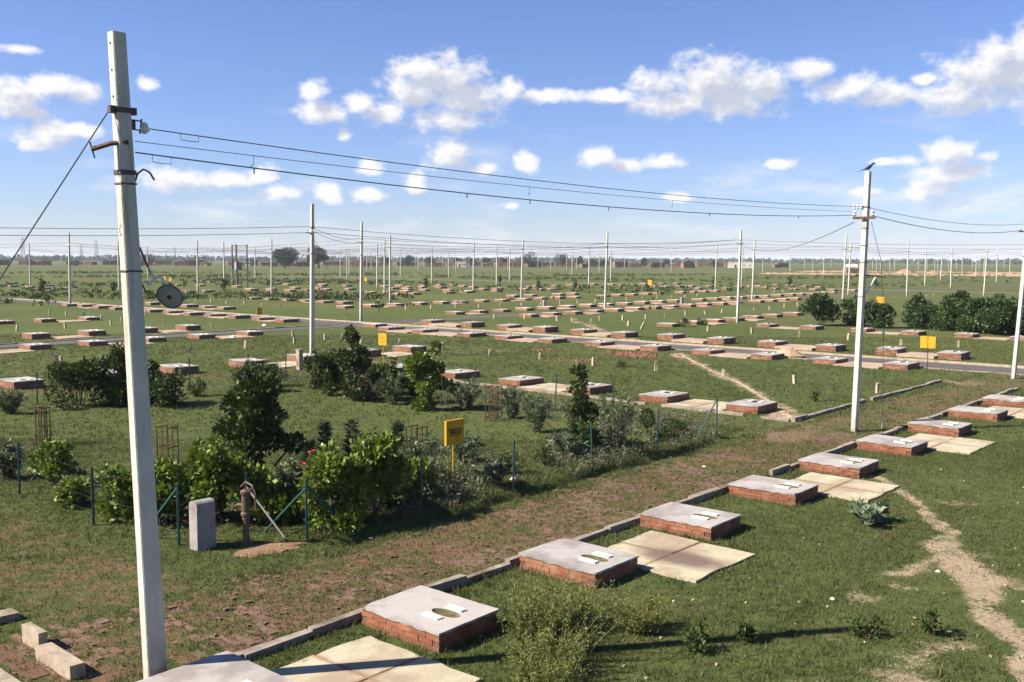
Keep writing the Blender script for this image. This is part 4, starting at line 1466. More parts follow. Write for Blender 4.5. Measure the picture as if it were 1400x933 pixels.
def mark_zone(s, t):
    if s < 42 and t > -38:
        return 'on the lawn before the right-hand road'
    if s < 42 and t > -56:
        return 'on the lawn before the left-hand road'
    if s < 45:
        return 'on the grass beyond the left-hand road'
    if t > -43:
        return 'beyond the right-hand road'
    if t > -58:
        return 'in the middle field by the straight lane'
    if s > 62:
        return 'in the far field behind the lane rows'
    return 'in the far left field'


zones = {}
for (s, t) in MARKS:
    zones.setdefault(mark_zone(s, t), []).append((s, t))
for z, lst in zones.items():
    lst.sort(key=lambda q: P(*q).x / P(*q).y)
    for i, (s, t) in enumerate(lst):
        o = put('marker_stone', random.choice(MK), None, P(s, t), random.uniform(0, 3))
        o.rotation_euler = (random.gauss(0, 0.06), random.gauss(0, 0.06), random.uniform(0, 3))
        o.scale = (1, 1, random.uniform(0.85, 1.15))
        tag(o, f'short plot marker stone {z}, {ORD[i]} from the left', 'marker', 'plot marker stones')
o = put('marker_stone', MK[0], None, P(57.6, -38.6), 0.3)
o.rotation_euler = (0.1, 0.42, 0.2)
o.scale = (1, 1, 1.4)
tag(o, 'taller pale marker stone leaning steeply in front of a distant plinth row', 'marker', 'plot marker stones')


# ------------------------------------------------------------------ concrete pillars with rounded tops
def pillar_mesh(w, d, h):
    mb = MB()
    n = 8
    pts = [(-w / 2, -0.15)] + [(-w / 2, h - w * 0.28)]
    for k in range(1, n):
        a = math.pi - math.pi * k / n
        pts.append((w / 2 * math.cos(a), h - w * 0.28 + w * 0.28 * math.sin(a)))
    pts += [(w / 2, h - w * 0.28), (w / 2, -0.15)]
    k = len(pts)
    mb.add([(x, -d / 2, z) for x, z in pts] + [(x, d / 2, z) for x, z in pts],
           [tuple(range(k)), tuple(range(2 * k - 1, k - 1, -1))] + [(i, k + i, k + (i + 1) % k, (i + 1) % k) for i in range(k)])
    return mb.mesh('concrete_pillar', 'stub_concrete')


# long side faces the camera's right, the narrow lit side faces the camera
PM = pillar_mesh(0.24, 0.34, 0.82)
PILLARS = [(8.70, -14.47, 'stout concrete pillar with rounded top by the hand pump, before the lit bushes'),
           (77.9, -34.8, 'worn grey pillar with rounded top between plinth row and right-hand bush'),
           (76.2, -22.9, 'pale pillar top showing above the dense right-hand hedge beside a yellow sign'),
           (91.5, -56.2, 'small pale pillar in the far field left of a yellow sign'),
           (76.0, -62.5, 'small pale pillar standing beside the pole in the lane rows'),
           (62.5, -119.5, 'small pillar in the scrub left of the thin far left pole'),
           (62.0, -140.5, 'small pale pillar near the bushes of the far left field')]
for i, (s, t, lab) in enumerate(PILLARS):
    tag(put('concrete_pillar', PM, None, P(s, t), ROT_B), lab, 'pillar', 'round topped concrete pillars')
mb = MB()
mb.box((0, 0, 0.40), (0.22, 0.22, 0.95), jit=0.01)
mb.box((0, 0, 0.88), (0.25, 0.25, 0.05), jit=0.006)
tag(mb.build('gate_pillar', 'drain_concrete', None, P(25.9, -35.0), ROT_B), 'square pale pillar among the garden bushes below the tall pole', 'pillar')
bb = thing('low_brick_wall', 'dark low brick wall piece with pale coping left of the square garden pillar', 'wall', P(24.2, -34.9), ROT_A + 0.3)
w_ = MB()
w_.box((0, 0, 0.15), (0.95, 0.24, 0.42))
w_.build('mortar_core', 'mortar', bb)
for c in range(4):
    for k in range(4):
        for sd_ in (-1, 1):
            o = put('brick', BRICKS[(c + k) % 6], bb, (-0.36 + 0.24 * k + (0.0 if c % 2 else 0.02), sd_ * 0.085, 0.05 + c * COURSE), 0)
w_ = MB()
w_.box((0, 0, 0.38), (1.0, 0.32, 0.05), jit=0.01)
w_.build('coping', 'drain_concrete', bb)

# ------------------------------------------------------------------ hand pump by the garden gate, with its bare earth
pump = thing('hand_pump', 'rusty iron hand pump standing in shade by the concrete pillar', 'pump', P(9.28, -14.08), ROT_B + 0.2)
mb = MB()
mb.lathe([(0.0, 0.0), (0.11, 0.0), (0.11, 0.03), (0.06, 0.05), (0.05, 0.42), (0.062, 0.44), (0.062, 0.50), (0.085, 0.51), (0.085, 0.55), (0.068, 0.57), (0.068, 0.86), (0.085, 0.87), (0.09, 0.92), (0.05, 0.95), (0.0, 0.95)], 14)
mb.build('barrel', 'iron_pump', pump)
mb = MB()
mb.tube([(-0.05, 0, 0.68), (-0.16, 0, 0.67), (-0.21, 0, 0.64), (-0.225, 0, 0.56)], 0.03, 8)
mb.build('spout', 'iron_pump', pump)
mb = MB()
mb.tube([(0.0, 0, 0.93), (0.01, 0, 1.08)], 0.014, 6)
mb.tube([(-0.10, 0, 0.98), (0.01, 0, 1.08), (0.16, 0, 1.03), (0.22, 0, 0.90), (0.23, 0, 0.62)], 0.018, 6)
mb.build('handle', 'iron_pump', pump)
mb = MB()
mb.tube([(0.07, 0, 0.88), (0.14, 0, 0.98), (0.17, 0, 1.02)], 0.016, 6)
mb.build('handle_bracket', 'iron_pump', pump)
mb = MB()
n = 22
vs = [(0, 0, 0.03)]
random.seed(77)
for rr, z in ((0.30, 0.028), (0.52, 0.018), (0.70, -0.015)):
    for k in range(n):
        a = 2 * math.pi * k / n
        j = random.uniform(0.78, 1.2)
        vs.append((rr * math.cos(a) * j, rr * 0.55 * math.sin(a) * j, z))
fs = [(0, 1 + k, 1 + (k + 1) % n) for k in range(n)]
for q in range(2):
    for k in range(n):
        fs.append((1 + q * n + k, 1 + (q + 1) * n + k, 1 + (q + 1) * n + (k + 1) % n, 1 + q * n + (k + 1) % n))
mb.add(vs, fs)
o = mb.build('bare_earth', 'earth_orange', None, P(9.45, -13.62), ROT_A - 0.12)
o['kind'] = 'structure'

# ------------------------------------------------------------------ drain at the path's near end
dr = thing('concrete_drain', 'broken pale concrete drain crossing the path at the lower left', 'drain', (0, 0, 0))
for (s0, s1, ta, tb, h) in ((4.98, 5.09, -12.50, -12.05, 0.24), (4.86, 5.05, -11.85, -10.95, 0.17), (4.2, 4.40, -14.6, -10.6, 0.10)):
    mb = MB()
    mb.box((0, 0, h / 2 - 0.12), (s1 - s0, tb - ta, h + 0.24), jit=0.012)
    mb.build('drain_wall', 'drain_concrete', dr, P((s0 + s1) / 2, (ta + tb) / 2), ROT_A)
mb = MB()
mb.box((0, 0, 0.02), (0.4, 0.24, 0.14), jit=0.02)
mb.build('drain_wall', 'drain_concrete', dr, P(5.1, -13.5), ROT_A)
mb = MB()
mb.box((0, 0, 0.004), (0.22, 2.6, 0.012))
mb.build('drain_bed', 'mortar', dr, P(4.68, -12.6), ROT_A)

# ------------------------------------------------------------------ garden fence
GROUP_F = 'garden fence posts'
fence = thing('garden_fence', 'thin blue-green post and wire fence along the garden front and sides', 'fence', (0, 0, 0))


def fpost(s, t, h=1.06, mat='fence_paint'):
    mb = MB()
    mb.box((-0.0, 0.018, h / 2 - 0.1), (0.045, 0.007, h + 0.2))
    mb.box((0.019, 0.0, h / 2 - 0.1), (0.007, 0.045, h + 0.2))
    o = mb.build('post', mat, fence, P(s, t), ROT_B)
    o.rotation_euler = (random.gauss(0, .02), random.gauss(0, .02), ROT_B)
    return o


def fbrace(s, t, s2, t2, z=0.98, mat='fence_paint'):
    mb = MB()
    mb.tube([P(s, t, z), P(s2, t2, -0.08)], 0.02, 5)
    mb.build('brace', mat, fence)


FRONT = [(10.15, -13.6), (12.7, -13.45), (15.23, -13.35), (18.1, -13.45), (20.8, -13.42), (23.7, -13.42)]
LEFT = [(8.5, -14.9), (8.15, -17.2), (8.25, -20.6), (8.3, -24.2), (8.4, -28.0), (8.6, -32.0)]
BACK = [(23.7, -13.42), (25.3, -18.0), (24.9, -20.0), (25.0, -23.7), (24.8, -27.2), (24.6, -30.4), (24.0, -33.4)]
FARL = [(24.0, -33.4), (22.3, -33.5), (19.9, -33.8), (16.8, -33.5), (13.8, -32.8), (8.6, -32.0)]
for q in FRONT + LEFT + BACK[1:] + FARL[1:-1] + [(9.75, -14.75)]:
    fpost(*q)
fbrace(10.15, -13.6, 11.1, -13.62)
fbrace(10.15, -13.6, 9.9, -14.6, 0.9)
fbrace(23.7, -13.42, 22.7, -13.5)
fbrace(9.75, -14.75, 10.0, -13.9, 0.8, 'stub_concrete')
fbrace(8.5, -14.9, 8.3, -15.9)
for run in (FRONT, LEFT, BACK, FARL):
    for z in (0.25, 0.5, 0.75, 0.98):
        mb = MB()
        for a, b in zip(run[:-1], run[1:]):
            mb.tube(sag_pts(P(*a, z), P(*b, z), 0.025, 5), 0.0022, 4, cap=False)
        mb.build('fence_wire', 'wire_metal', fence)

# ------------------------------------------------------------------ tree guards of flat iron
for i, (s, t, h, w, lab) in enumerate(((16.5, -17.6, 0.72, 0.36, 'rusty open tree guard beside the near yellow sign'),
                                     (21.6, -19.7, 1.05, 0.34, 'rusty tree guard at the back of the lawn before the plinths'),
                                     (10.9, -25.6, 1.0, 0.24, 'narrow rusty tree guard near the left edge of the garden'),
                                     (11.6, -20.7, 0.98, 0.32, 'rusty tree guard half hidden by the nearest pole'),
                                     (21.8, -25.6, 0.75, 0.40, 'rusty tree guard at the foot of the slender garden tree'),
                                     (19.9, -14.9, 0.6, 0.34, 'rusty tree guard around the slim tree at the garden front'))):
    g = thing('tree_guard', lab, 'tree guard', P(s, t), ROT_A + 0.1 * i, 'rusty iron tree guards')
    for k in range(4):
        a = math.pi / 4 + math.pi / 2 * k
        mb = MB()
        mb.box((w * 0.707 * math.cos(a), w * 0.707 * math.sin(a), h / 2 - 0.05), (0.022, 0.022, h + 0.1))
        mb.build('upright', 'guard_rust', g)
    for z in (0.12, h * 0.5, h - 0.03):
        mb = MB()
        for k in range(4):
            a = math.pi / 2 * k
            mb.box((w * 0.5 * math.cos(a), w * 0.5 * math.sin(a), z), (0.010, w * 1.0, 0.022), Matrix.Rotation(a, 3, 'Z'))
        mb.build('hoop', 'guard_rust', g)
    for k in range(4):
        a = math.pi / 2 * k
        mb = MB()
        mb.box((w * 0.5 * math.cos(a), w * 0.5 * math.sin(a), h / 2), (0.012, 0.02, h))
        mb.build('bar', 'guard_rust', g)

# ------------------------------------------------------------------ yellow signs
GROUP_S = 'yellow painted signs on thin posts'


def ribbon(mb, pts, w, y, o, sc):
    pts = [Vector((p[0], p[1])) for p in pts]
    for a, b in zip(pts[:-1], pts[1:]):
        d = (b - a)
        if d.length < 1e-6:
            continue
        d.normalize()
        nn = Vector((-d.y, d.x)) * (w / 2)
        a2, b2 = a - d * w * 0.3, b + d * w * 0.3
        q = [a2 + nn, b2 + nn, b2 - nn, a2 - nn]
        fr = [(o[0] + p.x * sc, y, o[1] + p.y * sc) for p in q]
        bk = [(o[0] + p.x * sc, y + 0.004, o[1] + p.y * sc) for p in q]
        mb.add(fr + bk, [(3, 2, 1, 0), (0, 1, 5, 4), (1, 2, 6, 5), (2, 3, 7, 6), (3, 0, 4, 7)])


UDYAN = [[(0.0, .80), (1.95, .80)],
         [(.08, .66), (.22, .70), (.34, .62), (.30, .50), (.18, .45), (.32, .41), (.38, .28), (.30, .14), (.16, .10), (.05, .18)],
         [(.26, .80), (.26, .70)],
         [(.66, .80), (.66, .64), (.54, .58), (.50, .44), (.58, .34), (.70, .36), (.72, .46), (.64, .50)], [(.66, .34), (.70, .18), (.80, .06)],
         [(.82, .66), (.80, .48), (.90, .40), (1.06, .46)], [(1.06, .80), (1.06, .04)],
         [(1.28, .80), (1.28, .04)],
         [(1.76, .80), (1.76, .04)], [(1.76, .44), (1.56, .44), (1.50, .36), (1.54, .28), (1.62, .30)]]


def sign(s, t, rot, w, zb, zt, label, strokes=None, thick=0.02, ink='sign_ink', post='sign_yellow', sc=None, two=False):
    """board faces local -y"""
    th_ = thing('yellow_sign', label, 'sign', P(s, t), rot, GROUP_S)
    mb = MB()
    mb.tube([(0, 0.03, -0.2), (0, 0.03, zt - 0.06)], 0.017, 6)
    mb.build('post', post, th_)
    if two:
        for sx in (-1, 1):
            mb = MB()
            mb.box((sx * (w / 4 + 0.006), 0, (zb + zt) / 2), (w / 2 - 0.012, thick, zt - zb))
            mb.build('board', 'sign_yellow', th_)
    else:
        mb = MB()
        mb.box((0, 0, (zb + zt) / 2), (w, thick, zt - zb))
        mb.build('board', 'sign_yellow', th_)
    if strokes:
        mb = MB()
        sc = sc or 0.16
        wd = max(p[0] for q in strokes for p in q) * sc
        for q in strokes:
            ribbon(mb, q, 0.115, -thick / 2 - 0.004, (-wd / 2, (zb + zt) / 2 - 0.45 * sc), sc)
        mb.build('lettering', ink, th_)
    return th_


sign(14.37, -14.2, ROT_A, 0.52, 0.99, 1.50, 'near yellow sign with dark Hindi lettering on its shaded face among the weeds', UDYAN, 0.055, 'sign_ink', sc=0.19)
FAINT = [[(0.0, .75), (.5, .78)], [(.1, .75), (.1, .55), (.2, .5)], [(.3, .75), (.34, .5)], [(.45, .76), (.45, .5)], [(.7, .76), (1.15, .74)], [(.8, .74), (.8, .55)], [(1.0, .74), (1.05, .52)],
         [(0.0, .18), (1.2, .16)], [(.1, .16), (.1, .0)], [(.35, .17), (.4, .0)], [(.6, .16), (.6, .0)], [(.85, .16), (.9, 0)], [(1.1, .16), (1.1, 0)]]
sign(28.9, -33.0, ROT_B + 0.06, 0.5, 1.0, 1.53, 'bright yellow sign with two faint orange lines behind the garden bushes', FAINT, 0.025, 'sign_orange', sc=0.30)
sign(39.66, -58.1, ROT_A + 0.2, 0.5, 0.92, 1.43, 'ochre sign in shade on the verge of the left-hand road', None, 0.03)
sign(44.4, -14.76, ROT_B, 0.66, 0.99, 1.51, 'bright yellow two-panel sign on the verge of the right-hand road', None, 0.02, two=True, post='guard_rust')
sign(77.7, -29.6, ROT_B, 0.62, 1.45, 1.97, 'yellow sign in front of dark bushes right of the bird pole', [[(.3, .2), (.3, .8), (.8, .75), (.8, .4)]], 0.03, 'sign_orange', sc=0.35)
sign(72.5, -23.2, ROT_B + 0.4, 0.5, 0.95, 1.50, 'yellow sign half sunk in the dense right-hand hedge', None, 0.03)
sign(123.7, -81.5, ROT_B, 0.72, 1.1, 1.84, 'tiny yellow sign in the far field right of the lane pole', None, 0.04)
sign(102.0, -120.4, ROT_B, 0.55, 1.3, 1.84, 'tiny yellow sign in the far field right of the junction pole', None, 0.04)
sign(83.1, -147.9, ROT_B + 0.3, 0.55, 1.1, 1.85, 'left of two tiny yellow signs above the lamp arm', None, 0.04)
sign(83.6, -147.0, ROT_B + 0.3, 0.5, 1.0, 1.72, 'right of two tiny yellow signs above the lamp arm', None, 0.04)
sign(71.3, -121.8, ROT_A + 0.1, 0.55, 1.0, 1.58, 'tiny orange-brown sign in the far left scrub beside the lamp disc', None, 0.04)


# ------------------------------------------------------------------ leaves, bushes, trees
def unit(v):
    return v / np.maximum(np.linalg.norm(v, axis=1, keepdims=True), 1e-9)


def leaf_quads(c, out, size, aspect, tint, name, mat, droop=0.0, up_bias=0.35):
    """one folded diamond leaf at each point c, growing roughly along out"""
    n = len(c)
    d = unit(out + rng.normal(0, 0.55, (n, 3)) + np.array([0, 0, up_bias - droop]))
    side = unit(np.cross(d, rng.normal(0, 1, (n, 3))))
    nrm = np.cross(side, d)
    L = (size * rng.uniform(0.5, 1.5, n))[:, None]
    Wd = L * aspect
    a = c
    b = c + d * L * 0.5 + side * Wd * 0.5 + nrm * L * 0.08
    e = c + d * L - nrm * L * 0.10 + np.array([0, 0, -droop * 0.3]) * L
    f = c + d * L * 0.5 - side * Wd * 0.5 + nrm * L * 0.08
    V = np.stack([a, b, e, f], 1).reshape(-1, 3)
    q = np.arange(4 * n).reshape(-1, 4)
    return np_mesh(name, V, q, mat, tint)


def clump_points(lobes, n, shell=0.75):
    """points in a set of ellipsoid clumps, mostly near their skins"""
    vol = np.array([l[3] * l[4] * l[5] for l in lobes]) ** 0.67
    pick = rng.choice(len(lobes), n, p=vol / vol.sum())
    L = np.array(lobes)[pick]
    d = unit(rng.normal(0, 1, (n, 3)))
    r = np.where(rng.random(n) < shell, rng.uniform(0.72, 1.08, n), rng.uniform(0.1, 0.8, n))[:, None]
    c = L[:, :3] + d * r * L[:, 3:6]
    return c, d, pick


def lobes_for(w, h, k, z0=0.12, squash=1.0, rmin=0.20, rmax=0.34):
    out = []
    for _ in range(k):
        a = random.uniform(0, 2 * math.pi)
        zz = random.uniform(z0, 0.86)
        env = math.sin(math.pi * min(1, 0.25 + 0.72 * zz)) ** 0.6
        rad = w / 2 * env * random.uniform(0.15, 0.78)
        r = random.uniform(rmin, rmax) * w * 0.75
        out.append((rad * math.cos(a), rad * math.sin(a), zz * h, r, r, min(r * 0.8 * squash, h * 0.30)))
    # stray shoots that break the outline
    for _ in range(max(3, k // 2)):
        a = random.uniform(0, 2 * math.pi)
        zz = random.uniform(0.35, 1.04)
        rad = w / 2 * random.uniform(0.55, 1.08) * (1.0 if zz < 0.75 else 0.55)
        r = random.uniform(0.05, 0.11) * w
        out.append((rad * math.cos(a), rad * math.sin(a), zz * h, r, r, r * 1.3))
    return out


def stems_mesh(lobes, mat='bark', r=0.018, name='stem'):
    mb = MB()
    for l in lobes[:9]:
        b = Vector((l[0] * 0.15, l[1] * 0.15, -0.05))
        e = Vector(l[:3])
        mb.tube([b, b.lerp(e, 0.5) + Vector((random.uniform(-.05, .05), random.uniform(-.05, .05), 0.05)), e], r, 5, radii=[r, r * 0.75, r * 0.35])
    return mb.mesh(name, mat)


def bush(kind, s, t, w, h, label, group='garden shrubs', cat=None, name=None):
    nm = name or {'tree': 'garden_tree', 'hedge': 'hedge_bush', 'weed': 'weed_clump', 'calo': 'leafy_plant', 'spiky': 'column_shrub', 'olea': 'oleander_shrub', 'flower': 'flowering_shrub', 'ball': 'topiary_shrub'}.get(kind, 'garden_bush')
    o = thing(nm, label, cat or {'tree': 'tree', 'weed': 'weeds', 'calo': 'plant', 'spiky': 'shrub', 'ball': 'shrub'}.get(kind, 'bush'), P(s, t), random.uniform(0, 6), group)
    if kind in ('dark', 'small', 'broad', 'hedge', 'tree'):
        k = {'dark': 13, 'small': 7, 'broad': 12, 'hedge': 14, 'tree': 17}[kind]
        lobes = lobes_for(w, h, k, 0.2 if kind == 'tree' else 0.06, 1.0, 0.13 if kind in ('tree', 'dark') else 0.17, 0.27 if kind in ('tree', 'dark') else 0.32)
        if kind == 'tree':
            lobes = [(x * 0.95, y * 0.95, z + 0.05 * h, a, b, c) for (x, y, z, a, b, c) in lobes]
        area = w * h
        size, aspect, mat, dens = {'dark': (0.09, 0.58, 'leaf_dark', 2100), 'small': (0.06, 0.5, 'leaf_dark', 1800), 'broad': (0.098, 0.66, 'leaf_broad', 2300), 'hedge': (0.16, 0.62, 'leaf_hedge', 900), 'tree': (0.11, 0.6, 'leaf_dark', 2300)}[kind]
        n = int(min(9000, max(260, dens * area)))
        c, d, pick = clump_points(lobes, n)
        keep = c[:, 2] > 0.03
        c, d, pick = c[keep], d[keep], pick[keep]
        lt = rng.uniform(0.05, 0.7, len(lobes))[pick]
        tint = np.clip(lt + rng.normal(0, 0.2, len(c)), 0, 1)
        put('foliage', leaf_quads(c, d, size, aspect, tint, 'foliage', mat), o)
        put('trunk' if kind == 'tree' else 'stem', stems_mesh(lobes, r=0.035 if kind == 'tree' else 0.016), o)
        if kind == 'tree':
            mb = MB()
            for _ in range(9):
                l = random.choice(lobes)
                a = random.uniform(0, 6.28)
                pt = (l[0] + l[3] * math.cos(a), l[1] + l[4] * math.sin(a), l[2] + 0.02)
                mb.lathe([(0, -0.045), (0.032, -0.03), (0.042, 0), (0.032, 0.03), (0, 0.045)], 8, pt)
            mb.build('fruit', 'sign_yellow', o)
    elif kind in ('olea', 'flower'):
        # arching canes with long narrow leaves
        ns = 26
        cs, ds, tn = [], [], []
        mb = MB()
        for i in range(ns):
            a = random.uniform(0, 6.28)
            r1 = w * 0.5 * random.uniform(0.25, 1.0)
            hh = h * random.uniform(0.65, 1.0) * (1.0 - 0.25 * (r1 / (w * 0.5)))
            pts = []
            for f in (0, 0.3, 0.6, 0.85, 1.0):
                rr = r1 * (0.25 + 0.75 * f ** 1.2)
                pts.append(Vector((math.cos(a) * rr, math.sin(a) * rr, hh * (1 - (1 - f) ** 1.7) - 0.10 * h * max(0, f - 0.8) * 5 * (r1 / w))))
            mb.tube(pts, 0.008, 4, radii=[0.010, 0.008, 0.006, 0.004, 0.002])
            base = random.uniform(0.1, 0.8)
            for _ in range(46):
                f = random.uniform(0.06, 1.0)
                x = f * 4
                k = min(3, int(x))
                p = pts[k].lerp(pts[k + 1], x - k)
                cs.append(p)
                ds.append((math.cos(a) * 0.6, math.sin(a) * 0.6, 0.1))
                tn.append(base + random.gauss(0, 0.2))
        put('foliage', leaf_quads(np.array([tuple(p) for p in cs]), np.array(ds), 0.13, 0.2, np.clip(np.array(tn), 0, 1), 'foliage', 'leaf_olea', 0.25, 0.3), o)
        mb.build('stem', 'bark', o)
        if kind == 'flower':
            for _ in range(9):
                mb = MB()
                a, rr, z = random.uniform(0, 6.28), w * 0.5 * random.uniform(0.4, 1.0), h * random.uniform(0.62, 0.98)
                for k in range(9):
                    b = random.uniform(0, 6.28)
                    tilt = Matrix.Rotation(random.uniform(0.2, 1.2), 3, Vector((math.cos(b), math.sin(b), 0)))
                    q = [tilt @ Vector(v) for v in ((0, 0, 0), (0.05, 0.025, 0.015), (0.075, 0, 0.0), (0.05, -0.025, 0.015))]
                    qq = Matrix.Rotation(2 * math.pi * k / 9, 3, 'Z')
                    mb.add([qq @ v + Vector((rr * math.cos(a), rr * math.sin(a), z)) for v in q], [(0, 1, 2, 3)])
                mb.build('flower', 'red_petal', o)
    elif kind == 'spiky':
        mb = MB()
        mb.tube([(0, 0, -0.05), (0.02, 0.01, h * 0.6), (0, 0, h)], 0.015, 5, radii=[0.018, 0.012, 0.004])
        mb.build('stem', 'bark', o)
        n = int(620 * h)
        z = rng.uniform(0.12, 1.0, n) * h
        rad = 0.5 * w * (1.02 - (z / h) ** 2.2) * rng.uniform(0.05, 0.55, n)
        a = rng.uniform(0, 6.28, n)
        c = np.stack([rad * np.cos(a), rad * np.sin(a), z], 1)
        d = np.stack([np.cos(a) * 1.2, np.sin(a) * 1.2, np.full(n, 0.3)], 1)
        put('foliage', leaf_quads(c, d, 0.15, 0.16, rng.random(n), 'foliage', 'leaf_spiky', 0.0, 0.25), o)
    elif kind == 'weed':
        ns = int(95 * w + 50)
        cs, ds, tn = [], [], []
        mb = MB()
        for i in range(ns):
            a = random.uniform(0, 6.28)
            r0 = w * 0.34 * math.sqrt(random.random())
            lean = random.uniform(0.12, 0.72)
            hh = h * random.uniform(0.35, 1.05)
            b = Vector((math.cos(a) * r0, math.sin(a) * r0, 0))
            e = b + Vector((math.cos(a + random.gauss(0, .6)) * lean * hh, math.sin(a + random.gauss(0, .6)) * lean * hh, hh))
            mid = b.lerp(e, 0.5) + Vector((0, 0, 0.06 * hh))
            mb.tube([b, mid, e], 0.004, 3, radii=[0.005, 0.004, 0.001], cap=False)
            base = random.uniform(0.1, 0.75)
            for _ in range(50):
                f = random.uniform(0.12, 1.0)
                p = b.lerp(mid, f * 2) if f < 0.5 else mid.lerp(e, f * 2 - 1)
                sp = 0.055 * (1.1 - f)
                cs.append((p.x + random.gauss(0, sp), p.y + random.gauss(0, sp), p.z + random.gauss(0, 0.01)))
                ds.append((random.gauss(0, .5), random.gauss(0, .5), 0.5))
                tn.append(base * 0.6 + 0.4 * f + random.gauss(0, 0.12))
        put('foliage', leaf_quads(np.array(cs), np.array(ds), 0.036, 0.26, np.clip(np.array(tn), 0, 1), 'foliage', 'leaf_weed', 0.0, 0.4), o)
        mb.build('stem', 'leaf_weed', o)
    elif kind == 'calo':
        cs, ds, tn = [], [], []
        mb = MB()
        for i in range(18):
            a = random.uniform(0, 6.28)
            ln = random.uniform(0.2, 0.5) * w
            e = Vector((math.cos(a) * ln, math.sin(a) * ln, h * random.uniform(0.5, 1.0)))
            mb.tube([(0, 0, 0), e * 0.5 + Vector((0, 0, 0.05)), e], 0.012, 5)
            for k in range(11):
                p = e * random.uniform(0.3, 1.0)
                cs.append(tuple(p))
                ds.append((math.cos(a + random.gauss(0, .9)), math.sin(a + random.gauss(0, .9)), 0.35))
                tn.append(random.random())
        put('foliage', leaf_quads(np.array(cs), np.array(ds), 0.16, 0.55, np.array(tn), 'foliage', 'leaf_calo', 0.1, 0.2), o)
        mb.build('stem', 'leaf_calo', o)
    elif kind == 'ball':
        mb = MB()
        mb.tube([(0, 0, -0.05), (0.01, 0, h * 0.6)], 0.02, 6)
        mb.build('stem', 'bark', o)
        n = 900
        d = unit(rng.normal(0, 1, (n, 3)))
        c = d * np.array([w * 0.46, w * 0.46, w * 0.5]) * rng.uniform(0.7, 1.03, n)[:, None] + np.array([0, 0, h - w * 0.52])
        c[:, :2] *= (1.1 - 0.55 * np.clip((c[:, 2:3] - (h - w)) / w, 0, 1))
        put('foliage', leaf_quads(c, d, 0.055, 0.5, rng.random(n), 'foliage', 'leaf_dark'), o)
    return o


